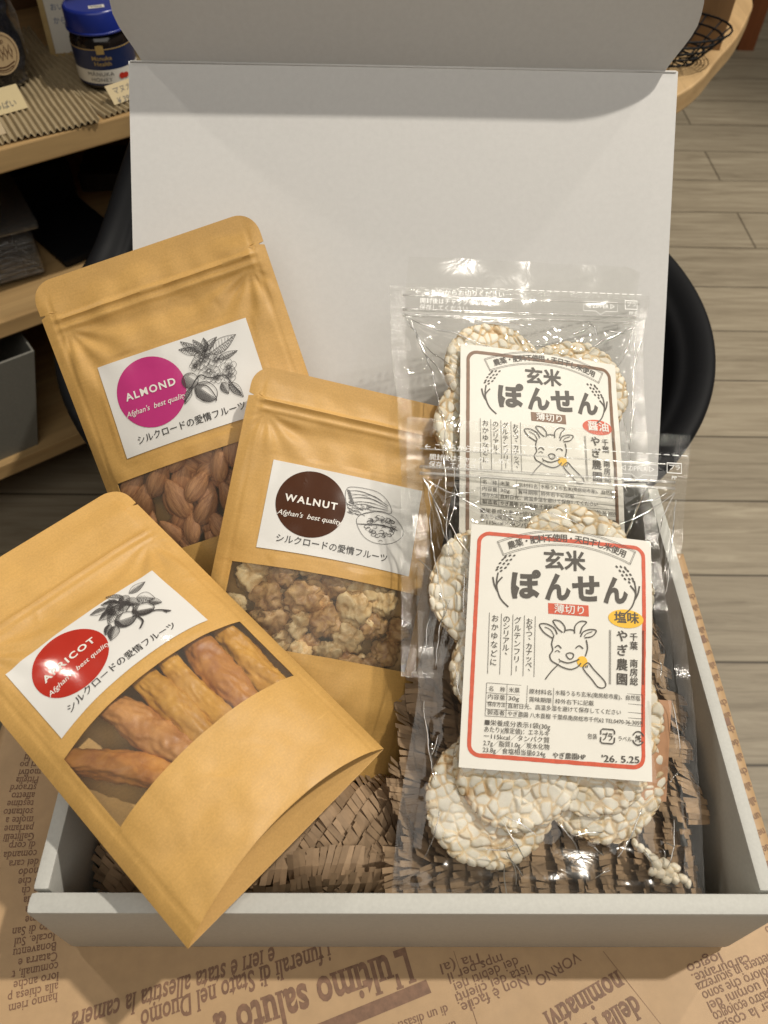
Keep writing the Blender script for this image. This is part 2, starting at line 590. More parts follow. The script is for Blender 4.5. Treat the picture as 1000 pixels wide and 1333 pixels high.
# ================================================================== SETTING
# floor of grey-brown planks
def floor_mat():
    m, t, bs, out = nt('floor_planks')
    co = coords(t, (1, 1, 1), loc=(.04, -.174, 0))
    br = N(t, 'ShaderNodeTexBrick', i_Scale=1.0, i_Mortar_Size=.0032, i_Mortar_Smooth=.8, i_Brick_Width=1.9, i_Row_Height=.1615, offset=.5)
    br.inputs['Color1'].default_value = (.9, .9, .9, 1); br.inputs['Color2'].default_value = (1.1, 1.1, 1.1, 1)
    br.inputs['Mortar'].default_value = (.22, .2, .17, 1)
    t.links.new(co, br.inputs['Vector'])
    cs = coords(t, (1.1, 16, 1))
    n = N(t, 'ShaderNodeTexNoise', i_Scale=3.6, i_Detail=10.0, i_Roughness=.68, i_Distortion=1.1)
    t.links.new(cs, n.inputs['Vector'])
    base = ramp(t, n.outputs['Fac'], [(.25, (.18, .146, .098)), (.5, (.31, .262, .187)), (.75, (.42, .365, .268))])
    ck = coords(t, (3.2, 9, 1))
    vo = N(t, 'ShaderNodeTexVoronoi', i_Scale=1.0)
    t.links.new(ck, vo.inputs['Vector'])
    kn = ramp(t, vo.outputs['Distance'], [(.03, (.34, .29, .25)), (.08, (.75, .72, .68)), (.15, (1, 1, 1))])
    c = mixc(t, 1., base, br.outputs['Color'], 'MULTIPLY')
    c = mixc(t, .75, c, kn, 'MULTIPLY')
    t.links.new(c, bs.inputs['Base Color'])
    bs.inputs['Roughness'].default_value = .55
    return m
fl = mesh_obj('floor', [(-4, -2, -.53), (5, -2, -.53), (5, 6, -.53), (-4, 6, -.53)], [(0, 1, 2, 3)], floor_mat(), smooth=False)
fl['kind'] = 'structure'

# table under the box and the printed paper that wraps it
wood_pale = wood_mat('pale_wood', (.52, .34, .15))
tb = thing('side_table', 'low wooden table under the brown printed paper and the grey gift box', 'table', Matrix.Translation((0, 0, 0)))
m = MB(); m.box((-.284, -.42, -.022), (.2455, .148, -.0015), bev=.002); m.obj('tabletop', wood_pale, tb)
for sx in (-.25, .21):
    for sy in (-.39, .08):
        m = MB(); m.box((sx - .015, sy - .015, -.53), (sx + .015, sy + .015, -.022)); m.obj('leg', wood_pale, tb)

def paper_z(x, y):
    return .0005 + .0006 * noise.noise(Vector((x * 14, y * 14, 3))) * sst(0, .06, max(abs(x) - .2, -.153 - y)) + .0004
def paper_fn(u, v):
    x, y = u, v
    z = paper_z(x, y)
    ox = max(0, x - .247, -.286 - x); oy = max(0, y - .149)
    if x > .247:
        z -= (x - .247); x = .247 + .0006
    if x < -.286:
        z -= (-.286 - x); x = -.286 - .0006
    if y > .149:
        z -= (y - .149); y = .149 + .0006
    return Vector((x, y, z))
xs = [-.306] + lin(-.286, .247, 90) + [.249, .267]
ys = lin(-.40, .149, 80) + [.151, .17]
v, f = grid(paper_fn, xs, ys)
paper = mesh_obj('wrapping_paper', v, f, M['news'])
tag(paper, 'brown kraft paper printed with newspaper text, spread over the table under the box', 'paper')
A = Art(z=.0004, step=2e-7)
def line(body, p0, p1, size, bold=0., serif=False, shear=0., sx=.8):
    ang = math.atan2(p1[1] - p0[1], p1[0] - p0[0])
    A.text(body, p0[0], p0[1], size, bold, ang, sx, shear, serif=serif)
line("L'ultimo saluto a", (.0032, -.1524), (-.0927, -.1822), .0262, .030, True, sx=.65)
line('i funerali di Stato nel Duomo', (-.0445, -.1490), (-.1392, -.1810), .0155, .018, True, .12, .60)
line('e ieri è stata allestita la camera', (-.0775, -.1516), (-.1735, -.1806), .0155, .018, True, .2, .59)
A.raw([(.0145, -.1692), (-.066, -.1975), (-.063, -.2045), (.0175, -.1760)], [(0, 3, 2, 1)])
line('di un disastro che', (.0265, -.182), (-.01, -.193), .0072, .004, sx=.9)
line('un anno fa', (.031, -.190), (-.006, -.201), .0072, .004, sx=.9)
for tx, p_, q_ in (
        ('Tia (al', [0.0492, -0.1545], [0.0229, -0.1612]),
        ('mps per il', [0.0609, -0.1553], [0.0273, -0.1661]),
        ('dei debiti nei', [0.0702, -0.157], [0.0308, -0.1713]),
        ('lista dei clienti', [0.0772, -0.1611], [0.0313, -0.1769]),
        ('Non è facile', [0.0747, -0.1669], [0.0343, -0.1816]),
        ('VORNO', [0.1075, -0.154], [0.0797, -0.1681]),
        ('logico', [0.1954, -0.1544], [0.1732, -0.1615]),
        ('carburante.', [0.2127, -0.1556], [0.1752, -0.1664]),
        ('mettere in sicurezza', [0.2289, -0.1539], [0.1764, -0.1713]),
        ('Coloro che sono', [0.2267, -0.161], [0.179, -0.1757]),
        ('gli uomini del', [0.2248, -0.1672], [0.1809, -0.1808]),
        ('disastro ecologico', [0.2244, -0.1728], [0.1827, -0.1862]),
        ('per la costa', [0.2225, -0.1788], [0.185, -0.1912])):
    A.fit(tx, p_[0], p_[1], q_[0], q_[1], .0082, .004)
line('nominativi', (.1305, -.1645), (.086, -.1850), .0168, .024, True, sx=.72)
line('della Nave', (.1385, -.1770), (.094, -.1975), .0168, .024, True, sx=.72)
A.stroke([(.032, -.154), (.046, -.20)], .0003); A.stroke([(.124, -.154), (.164, -.21)], .0003)
for i, tx in enumerate(['parlare di', 'barca di fianco', 'operaio', 'Livorno']):
    line(tx, (.246, -.118 - .0075 * i), (.146, -.160 - .0075 * i), .0075, .004, sx=.85)
for yy in lin(-.09, .13, 22):
    A.text(random.choice(['alla', 'nel', 'del', 'una', 'che']), .246, yy, .0075, .004, math.pi + .35, .8)
for yy in (-.10, .0, .07):
    A.raw([(.2445, yy), (.236, yy - .003), (.2365, yy - .009), (.245, yy - .006)], [(0, 3, 2, 1)])
left = ['esse le', 'recchi', 'rivolti', 'Ieri po', 'motivi', 'Pitiglia', 'straord', 'affetto', 'testime', 'soltanto', 'molte a', 'parlame', 'Gallitelli', 'di corp', 'comanda', 'dei cara', 'modo', 'to che', 'ssa ch', 'monia', 'ta una', 'iforme', 'oto di San', 'locale. Sul', 'Bonaventu', 'Catarra e', 'comunali, t', 'loro anche', 'alla chiesa p', 'hanno riem']
for i, tx in enumerate(left):
    k = i / 29
    x0 = -.249 + .046 * sst(.2, 1.05, k); y0 = -.020 - .156 * k
    A.text(tx, x0, y0, .0070, .006, math.pi + rad(1 + 12 * k * k), .82, serif=True)
pr = A.emit('newsprint_lettering', M['news_ink'], paper, lambda x, y, z: (min(max(x, -.2856), .2466), y, paper_z(x, y) + z - .0001))

# black tub chair behind the table; its back rises at the rear
def rim_up(th):
    d = abs((math.degrees(th) - 108 + 180) % 360 - 180)
    return .175 * (1 - sst(0, 1, (d - 20) / 42)) if d < 62 else 0.
R0 = .384
prof = [(.62, -.26, 0), (.84, -.16, .1), (.955, -.06, .7), (.985, -.022, 1), (1.0, -.006, 1), (.997, .0, 1), (.985, .004, 1), (.955, .003, 1), (.935, -.004, 1),
        (.92, -.013, 1), (.905, -.013, 1), (.89, -.02, 1), (.87, -.05, .85), (.80, -.11, .35), (.6, -.15, .05), (.3, -.16, 0), (.001, -.16, 0)]
ch = thing('tub_chair', 'black round moulded tub chair standing behind the open box lid', 'chair', Matrix.Translation((-.005, .54, -.53)))
nn = 120; v = []; f = []
for r, z, k in prof:
    for i in range(nn):
        th = 2 * math.pi * i / nn
        v.append(Vector((r * R0 * math.cos(th), r * R0 * math.sin(th), z - .03 + .53 + rim_up(th) * k)))
for j in range(len(prof) - 1):
    for i in range(nn):
        f.append((j * nn + i, j * nn + (i + 1) % nn, (j + 1) * nn + (i + 1) % nn, (j + 1) * nn + i))
o = mesh_obj('shell', v, f, M['black'], ch)
md = o.modifiers.new('round', 'SUBSURF'); md.levels = md.render_levels = 1
for an in (45, 135, 225, 315):
    m = MB(); cx, cy = .2 * math.cos(rad(an)), .2 * math.sin(rad(an))
    m.tube([(cx, cy, .25), (cx * 1.25, cy * 1.25, 0)], [.014, .011]); m.obj('leg', M['black'], ch, True)

# ------------------------------------------------------------------ shelf unit at the left rear
MS = Matrix(((.81, -.587, 0, -.472), (.587, .81, 0, .690), (0, 0, 1, 0), (0, 0, 0, 1)))
wood_shelf = wood_mat('shelf_pine', (.50, .33, .15), 0)
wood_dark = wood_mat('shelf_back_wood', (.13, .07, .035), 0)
sh = thing('wall_shelf', 'pine shelf unit with pale boards behind the pouches at left', 'shelf', MS)
for z0, z1 in ((.045, .073), (-.172, -.148), (-.414, -.388), (.47, .495)):  # last board is unseen, added to shade the rear of the shelf top
    m = MB(); m.box((-.60, 0, z0), (.50, .42, z1), bev=.002); m.obj('board', wood_shelf, sh)
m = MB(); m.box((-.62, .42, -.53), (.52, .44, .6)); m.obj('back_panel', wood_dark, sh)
for x in (-.60, .50):
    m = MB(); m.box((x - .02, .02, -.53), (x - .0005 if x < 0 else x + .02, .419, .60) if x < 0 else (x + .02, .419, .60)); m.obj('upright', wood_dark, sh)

card_mat = basic('corrugated_card', (.36, .285, .17), .75, .1, 80)
def corr(name, label, x0, x1, y0, y1, zb, rotz, pitch=.0078, amp=.0022):
    mw = MS @ Matrix.Translation(((x0 + x1) / 2, y0, zb)) @ Matrix.Rotation(rotz, 4, 'Z')
    W = x1 - x0
    us = lin(-W / 2, W / 2, int(W / pitch * 12)); vs = lin(0, y1 - y0, 24)
    def fn(u, q):
        return Vector((u, q, amp * math.sin(2 * math.pi * u / pitch + .5 * noise.noise(Vector((u * 30, q * 20, 1)))) + .0016 * noise.noise(Vector((u * 40, q * 25, 0)))))
    v, f = grid(fn, us, vs)
    o = mesh_obj(name, v, f, card_mat, mw=mw)
    thick(o, .0006)
    tag(o, label, 'cardboard', 'corrugated cardboard on the top shelf')
corr('corrugated_sheet', 'sheet of beige corrugated cardboard across the shelf top beside the dark fruit bag', -.08, .128, .006, .345, .0772, -.10)
corr('corrugated_sheet', 'narrower corrugated sheet on the shelf under the honey jar', .135, .34, .012, .26, .0762, .08)

# honey jar
jar = thing('honey_jar', 'jar of dark honey with a blue screw lid on corrugated cardboard', 'jar', MS @ Matrix.Translation((.186, .098, .0795)) @ Matrix.Rotation(rad(-20), 4, 'Z') @ Matrix.Diagonal((.97, .97, .82, 1)))
glass_dark = basic('honey_in_jar', (.012, .009, .008), .12, .1, 30)
blue = basic('blue_label_print', (.012, .022, .075), .35, .08, 30)
blue_lid = basic('blue_lid_plastic', (.012, .026, .21), .3, .05, 30)
gold = basic('gold_print', (.42, .29, .10), .35, .1, 60)
white_print = basic('white_label_print', (.66, .64, .58), .4, .03, 40)
m = MB(); m.lathe([(.0, 0), (.034, 0), (.039, .003), (.040, .008), (.040, .066), (.038, .074), (.033, .079), (.033, .084), (0, .084)]); m.obj('body', glass_dark, jar, True)
m = MB(); m.lathe([(.036, .080), (.0395, .081), (.0395, .108), (.038, .111), (.036, .112), (.0345, .1105), (0, .1105)], 64); ld = m.obj('lid', blue_lid, jar, True); smooth_by_angle(ld, 40)
m = MB(); m.lathe([(.0395, .0795), (.041, .080), (.041, .083), (.0395, .0835)], 64); m.obj('lid_ring', blue_lid, ld, True)
def cyl_patch(a0, a1, z0, z1, r, n=24):
    us = lin(rad(a0), rad(a1), n); vs = lin(z0, z1, 3)
    return grid(lambda u, q: Vector((r * math.cos(u), r * math.sin(u), q)), us, vs)
def cylmap(r, a0):
    return lambda x, y, z: Vector(((r + z) * math.cos(rad(a0) + x / r), (r + z) * math.sin(rad(a0) + x / r), y))
v, f = cyl_patch(-190, 10, .008, .062, .0402); lb = mesh_obj('label', v, f, blue, jar)
v, f = cyl_patch(-185, 5, .011, .031, .0404); mesh_obj('white_band', v, f, white_print, lb)
AG = Art(.0004)
AG.raw([(-.05, .0605), (.05, .0605), (.05, .0618), (-.05, .0618)], [(0, 1, 2, 3)])
AG.v = []; AG.f = []
for i in range(24):
    x0 = -.06 + .005 * i
    AG.raw([(x0, .0600), (x0 + .005, .0600), (x0 + .005, .0614), (x0, .0614)], [(0, 1, 2, 3)])
AG.raw([(-.005, .054), (.005, .054), (.005, .066), (.0, .0672), (-.005, .066)], [(0, 1, 2, 3, 4)])
AG.text('Manuka', 0, .0455, .0085, .01, align='C'); AG.text('Health', 0, .0375, .0085, .01, align='C')
AG.emit('gold_lettering', gold, lb, cylmap(.0402, -96))
AI = Art(.0006)
AI.text('MĀNUKA', -.006, .0225, .0078, .0, align='C', space=1.1); AI.text('HONEY', -.006, .0142, .0078, .0, align='C', space=1.1)
AI.emit('dark_lettering', M['ink'], lb, cylmap(.0402, -96))
AR = Art(.0007); AR.disc(.022, .020, .0042, .0045); AR.disc(.0275, .0195, .0042, .0042)
AR.emit('red_seal', M['red'], lb, cylmap(.0402, -96))
AW = Art(.0002); AW.raw([(-.006, -.022), (.014, -.020), (.0135, -.010), (-.0065, -.012)], [(0, 1, 2, 3)])
st = AW.emit('price_sticker', white_print, ld, lambda x, y, z: (x, y, .1106 + z))
AI = Art(.0004)
for k in range(9):
    AI.raw([(-.004 + k * .0017, -.019), (-.0032 + k * .0017, -.019), (-.0032 + k * .0017, -.0135), (-.004 + k * .0017, -.0135)], [(0, 1, 2, 3)])
AI.emit('sticker_print', M['ink'], ld, lambda x, y, z: (x, y, .1106 + z))

# booklet behind the jar
bk = thing('framed_leaflet', 'white leaflet in a pale wood frame leaning behind the honey jar', 'leaflet', MS @ Matrix.Translation((.235, .185, .0735)) @ Matrix.Rotation(rad(-24), 4, 'Z') @ Matrix.Rotation(rad(-12), 4, 'X'))
m = MB(); m.box((-.085, 0, .004), (.085, .003, .25)); m.obj('sheet', white_print, bk)
m = MB()
for lo, hi in (((-.092, -.004, 0), (-.085, .008, .25)), ((.085, -.004, 0), (.092, .008, .25)), ((-.085, -.004, 0), (.085, .008, .004)), ((-.085, -.004, .25), (.085, .008, .257))):
    m.box(lo, hi)
m.obj('frame', wood_mat('frame_wood', (.46, .33, .14)), bk)
AI = Art(.0004)
for k in range(13):
    AI.text(random.choice(['おいしいはちみつ', '百花のみつ 国産', 'からだにやさしい', 'パンにもヨーグルトにも']), -.078, .232 - .016 * k, .0092, .004)
AI.emit('lettering', basic('blue_grey_ink', (.12, .17, .3), .6), bk, lambda x, y, z: (x, -z, y))

# bag of dark dried fruit
db = thing('fruit_bag', 'clear bag of dark blue-black dried fruit with a round kraft sticker at the left edge', 'bag', MS @ Matrix.Translation((.034, .150, .0795)) @ Matrix.Rotation(rad(12), 4, 'Z') @ Matrix.Rotation(rad(-4), 4, 'X'))
dark_fruit = basic('dark_dried_fruit', (.028, .03, .042), .4, .5, 130, bump=1., bscale=160, bdist=.004)
def pillow(W, Hh, D, nz=40, nx=36, seed=0., lump=.004):
    v = []; f = []
    for j in range(nz):
        t = j / (nz - 1)
        wz = W / 2 * (1 - .1 * sst(.0, .12, .12 - t) - .15 * sst(.75, 1., t))
        dz = D / 2 * math.sin(math.pi * min(1, t * .9 + .1)) ** .6 * (1 - .6 * sst(.6, 1, t)) + .004
        for i in range(nx):
            an = 2 * math.pi * i / nx
            ca, sa = math.cos(an), math.sin(an)
            x = wz * math.copysign(abs(ca) ** .55, ca); y = dz * math.copysign(abs(sa) ** .8, sa)
            q = lump * noise.noise(Vector((x * 60 + seed, y * 60, t * Hh * 60)))
            v.append(Vector((x + q * ca, y + q * sa, t * Hh)))
    for j in range(nz - 1):
        for i in range(nx):
            f.append((j * nx + i, j * nx + (i + 1) % nx, (j + 1) * nx + (i + 1) % nx, (j + 1) * nx + i))
    f.append(tuple(range(nx - 1, -1, -1))); f.append(tuple(range((nz - 1) * nx, nz * nx)))
    return v, f
v, f = pillow(.128, .12, .066, lump=.007); mesh_obj('dried_fruit', v, f, dark_fruit, db)
v, f = pillow(.140, .185, .076, seed=4); mesh_obj('film', v, f, M['film'], db)
AS = Art(.0); AS.disc(.020, .048, .024, n=40)
stk = AS.emit('sticker', basic('kraft_sticker', (.40, .29, .16), .6), db, lambda x, y, z: (x, -.0425 - z, y))
AI = Art(.0004)
sk = lambda x, y: (.020 + (x - .03) * .8, .048 + (y - .062) * .8)
AI.stroke([sk(.03 + .026 * math.cos(t), .062 + .026 * math.sin(t)) for t in lin(0, 6.28, 40)], .0006, closed=False)
for k in range(5):
    xx = .014 + .008 * k
    AI.stroke([sk(xx, .052), sk(xx - .003, .062), sk(xx, .072), sk(xx + .003, .062)], .001, closed=True)
AI.stroke([sk(*q) for q in crom([(.012, .047), (.03, .043), (.048, .047)])], .0012); AI.stroke([sk(*q) for q in crom([(.016, .042), (.03, .039), (.044, .042)])], .001)
AI.text('DRIED', .020, .0585, .0055, .01, align='C')
AI.emit('emblem', M['brown'], stk, lambda x, y, z: (x, -.0427 - z, y))

# hand-written price cards
def price_card(label, x, y, W, Hh, rz, lines, col, tilt=-42):
    mw = MS @ Matrix.Translation((x, y, .0795)) @ Matrix.Rotation(rad(rz), 4, 'Z') @ Matrix.Rotation(rad(tilt), 4, 'X')
    o = thing('price_card', label, 'price card', mw, 'price cards along the shelf edge')
    m = MB(); m.box((-W / 2, 0, 0), (W / 2, .0008, Hh)); m.obj('card', basic('cream_card', col, .6, .03), o)
    A2 = Art(.0003)
    for k, tx in enumerate(lines):
        A2.text(tx, -W / 2 + .006, Hh - .012 - k * .012, .0095, .006, shear=.15)
    A2.emit('handwriting', M['ink'], o, lambda px, py, z: (px, -z, py))
price_card('cream handwritten price card standing in front of the dark fruit bag', .012, .072, .105, .030, 3, ['ドライプルーン', 'やわらか 甘ずっぱい'], (.52, .42, .22))
price_card('small beige price card below the cream one at the photo edge', -.028, .020, .092, .028, 3, ['¥ 480', '有機'], (.44, .34, .2))
price_card('cream price card at the foot of the honey jar', .195, .026, .075, .024, 8, ['マヌカ', '¥ 3980'], (.50, .40, .22))

# things on the lower boards, in the shade
clear_case = film_mat('smoky_clear_plastic', .06, .1, (.8, .8, .8))
cs = thing('plastic_case', 'ribbed clear plastic case on the middle shelf board at the left edge', 'case', MS @ Matrix.Translation((-.06, .15, -.147)) @ Matrix.Rotation(rad(-6), 4, 'Z'))
m = MB(); m.box((-.13, -.07, 0), (.085, .10, .075), bev=.01); m.obj('tray', clear_case, cs)
m = MB(); m.box((-.14, -.078, .0755), (.095, .108, .088), bev=.004)
for k in range(7):
    m.box((-.13, -.0795, .012 + k * .008), (.08, -.0712, .015 + k * .008))
m.obj('lid', clear_case, cs)
m = MB(); m.box((-.12, -.06, .003), (.06, .09, .05), bev=.01); m.obj('contents', basic('brown_goods', (.10, .055, .03), .6), cs)
m = MB(); m.box((-.05, -.09, 0), (.055, .085, .012), bev=.003); m.box((-.05, .06, .012), (.055, .085, .075), bev=.003)
o = m.obj('display_tray', M['black'], mw=MS @ Matrix.Translation((.085, .165, -.147)) @ Matrix.Rotation(rad(6), 4, 'Z')); tag(o, 'black stepped display tray on the middle shelf board beside the chair', 'tray')
m = MB(); m.box((-.07, -.05, 0), (.07, .05, .03), bev=.004)
o = m.obj('flat_package', basic('dark_package', (.06, .05, .045), .5), mw=MS @ Matrix.Translation((.235, .27, -.147)) @ Matrix.Rotation(rad(-30), 4, 'Z')); tag(o, 'flat dark package deep on the middle shelf board', 'package')
gm = basic('grey_felt', (.20, .195, .17), .8, .08, 300)
m = MB()
lo = [(-.2, -.11, 0), (.105, -.11, 0), (.105, .12, 0), (-.2, .12, 0)]; hi = [(-.23, -.14, .19), (.15, -.14, .19), (.15, .15, .19), (-.23, .15, .19)]
m.add(lo + hi, [(3, 2, 1, 0), (0, 1, 5, 4), (1, 2, 6, 5), (2, 3, 7, 6), (3, 0, 4, 7)])
o = m.obj('storage_bin', gm, mw=MS @ Matrix.Translation((-.205, .125, -.3875))); thick(o, .004)
tag(o, 'grey fabric bin on the lowest shelf board', 'bin')

# ------------------------------------------------------------------ curved counter at the right rear
edge = crom([(.30, .83), (.409, .926), (.462, .987), (.51, 1.066), (.56, 1.146), (.607, 1.24), (.635, 1.312), (.655, 1.45), (.63, 1.6)], 6)
inner = [(.30, 1.6)]
poly = edge + inner
ct = thing('curved_counter', 'curved pale wood counter with an upright panel at top right', 'counter', Matrix.Identity(4))
n = len(poly)
v = [(x, y, .05) for x, y in poly] + [(x, y, .018) for x, y in poly]
f = [tuple(range(n)), tuple(range(2 * n - 1, n - 1, -1))] + [(i, n + i, n + (i + 1) % n, (i + 1) % n) for i in range(n)]
o = mesh_obj('counter_top', v, f, wood_mat('counter_birch', (.56, .38, .19), 1), ct, smooth=False)
md = o.modifiers.new('soft', 'BEVEL'); md.width = .003; md.segments = 2; md.limit_method = 'ANGLE'
wood_panel = wood_mat('counter_panel_wood', (.30, .175, .08), 2)
m = MB(); mt = Matrix.Translation((.472, 1.102, .0505)) @ Matrix.Rotation(math.atan2(-.012, .044), 4, 'Z')
m.box((-.25, 0, 0), (.046, .02, .5), mt, .001); m.obj('upright_panel', wood_panel, ct)
m = MB(); mt = Matrix.Translation((.30, .90, -.53)) @ Matrix.Rotation(math.atan2(.096, .073), 4, 'Z')
m.box((-.05, .012, 0), (.245, .032, .547), mt, .001); m.obj('support_panel', wood_panel, ct)
m = MB()
cx, cy = .422, 1.052
for k in range(5):
    zz = .0515 + .002 + k * .011; r = .045 + .010 * k
    m.tube([(cx + r * math.cos(t), cy + r * .75 * math.sin(t), zz) for t in lin(0, 2 * math.pi, 25)], .0016, 6, False)
for k in range(16):
    t = 2 * math.pi * k / 16
    m.tube([(cx + .02 * math.cos(t), cy + .015 * math.sin(t), .0525), (cx + .045 * math.cos(t), cy + .034 * math.sin(t), .0535), (cx + .085 * math.cos(t), cy + .064 * math.sin(t), .0975)], .0013, 6)
o = m.obj('wire_basket', M['black'], None, True); tag(o, 'black wire basket on the curved counter beside the lid flap', 'basket')
m = MB(); m.box((1.205, 2.66, -.53), (1.26, 2.72, .5)); o = m.obj('wooden_post', wood_mat('rust_wood', (.25, .08, .025), 2)); tag(o, 'rust-brown wooden post standing on the floor at the top right corner', 'post')

# ================================================================== GIFT BOX
W2, D2, H = .2, .15295, .08744
gb = thing('gift_box', 'open grey gift box with white lid raised, filled with packing paper and food pouches', 'box', Matrix.Translation((0, 0, .0018)))
m = MB()
m.box((-W2 + .001, -D2 + .0015, 0), (W2 - .001, D2 - .001, .003))
m.box((-W2 - .0006, -D2, .0031), (W2 + .0006, -D2 + .0114, H), bev=.0034)
m.box((-W2, -D2 + .0124, .0031), (-W2 + .0085, D2 - .003, H - .0012), bev=.0018)
m.box((W2 - .0085, -D2 + .0124, .0031), (W2, D2 - .003, H - .0012), bev=.0018)
m.box((-W2 + .0087, D2 - .003, .0031), (W2 - .0087, D2, H - .001), bev=.0008)
tray = m.obj('tray', M['box'], gb); smooth_by_angle(tray, 50)
LA = .79762084
LM = Matrix.Translation((0, D2 + .0005, H)) @ Matrix.Rotation(LA, 4, 'X')     # lid frame: y along the lid, z towards the camera
LL = .30087
def lidfn(u, q):
    return LM @ Vector((u, q, .0008 * math.sin(q * 9) * math.cos(u * 7)))
v, f = grid(lidfn, lin(-W2, W2, 24), lin(0, LL, 24))
lid = mesh_obj('lid', v, f, M['lid'], gb)
thick(lid, .0024, -1)
FA = rad(56)
FM = LM @ Matrix.Translation((0, LL, 0.0003)) @ Matrix.Rotation(FA, 4, 'X')
FL = .078
def flap_hw(q):
    t = q / FL
    hw = .1905 + .0075 * sst(0, .5, t) + .004 * math.sin(math.pi * min(1, t * 1.3))
    if q > FL - .03:
        d = q - (FL - .03)
        hw -= .03 - math.sqrt(max(0, .03 ** 2 - d ** 2))
    return hw
qs = [0, .004, .01, .018, .026, .034, .042, .05, .056] + [FL - .03 + .03 * math.sin(t) for t in lin(.0, math.pi / 2, 12)]
v, f = grid(lambda u, q: FM @ Vector((u * flap_hw(q), q, .0012 * math.sin(q * 30))), lin(-1, 1, 24), qs)
fp = mesh_obj('tuck_flap', v, f, M['lid'], lid)
thick(fp, .0018, -1)
m = MB(); m.tube([LM @ Vector((-.1985, LL - .0004, .0002)), LM @ Vector((.1985, LL - .0004, .0002))], .0009, 6); m.obj('crease', M['lid'], lid, True)

# ------------------------------------------------------------------ slit packing paper
def packing(label, fn, nu, nv, cu, cv, ang, tilt=38, seed=0, gap=1.04):
    """sheet of slit paper: fn(u,v) in metres -> point; small tilted tongues in staggered rows"""
    rnd = random.Random(seed)
    v = []; f = []
    ca, sa = math.cos(ang), math.sin(ang)
    for j in range(nv):
        for i in range(nu):
            u = (i + .5 * (j % 2) - nu / 2) * cu; q = (j - nv / 2) * cv * .60
            U, Q = u * ca - q * sa, u * sa + q * ca
            P = fn(U, Q)
            if P is None:
                continue
            e = .002
            Pa, Pb = fn(U + e * ca, Q + e * sa), fn(U - e * sa, Q + e * ca)
            if Pa is None or Pb is None:
                continue
            du = (Pa - P).normalized(); dv = (Pb - P).normalized(); nn = du.cross(dv).normalized()
            tl = rad(tilt * (1 + .5 * noise.noise(Vector((U * 40, Q * 40, seed)))) + rnd.uniform(-12, 12))
            tw = rad(rnd.uniform(-7, 7))
            dv2 = dv * math.cos(tl) + nn * math.sin(tl)
            nn2 = du.cross(dv2)
            du2 = du * math.cos(tw) + nn2 * math.sin(tw)
            k = len(v)
            hw, hh = cu * .5 * gap, cv * .55
            sk = cu * (.55 + .25 * rnd.uniform(-1, 1))
            lift = rnd.uniform(-.0007, .0007)
            for b_, bend in ((-1, 0), (0, 1), (1, 0)):
                for s_ in (-1, 1):
                    v.append(P + du2 * (s_ * hw + b_ * sk) + dv2 * (b_ * hh) + nn2 * (bend * .0014) + nn * lift)
            f += [(k, k + 1, k + 3, k + 2), (k + 2, k + 3, k + 5, k + 4)]
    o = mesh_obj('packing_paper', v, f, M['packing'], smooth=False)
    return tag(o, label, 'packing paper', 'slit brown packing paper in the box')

def inbox(p, top=.2):
    return -.186 < p.x < .183 and -.134 < p.y < .144 and p.z < top
def base_fn(U, Q):
    p = Vector((U, Q, .014 + .008 * noise.noise(Vector((U * 22, Q * 22, 5)))))
    return p if inbox(p) else None
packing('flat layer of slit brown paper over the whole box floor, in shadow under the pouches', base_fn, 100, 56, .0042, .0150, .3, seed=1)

# ================================================================== KRAFT POUCHES
def pose(R, t, s=1.):
    m = Matrix(R).to_4x4() @ Matrix.Diagonal((s, s, s, 1))
    return Matrix.Translation(t) @ m

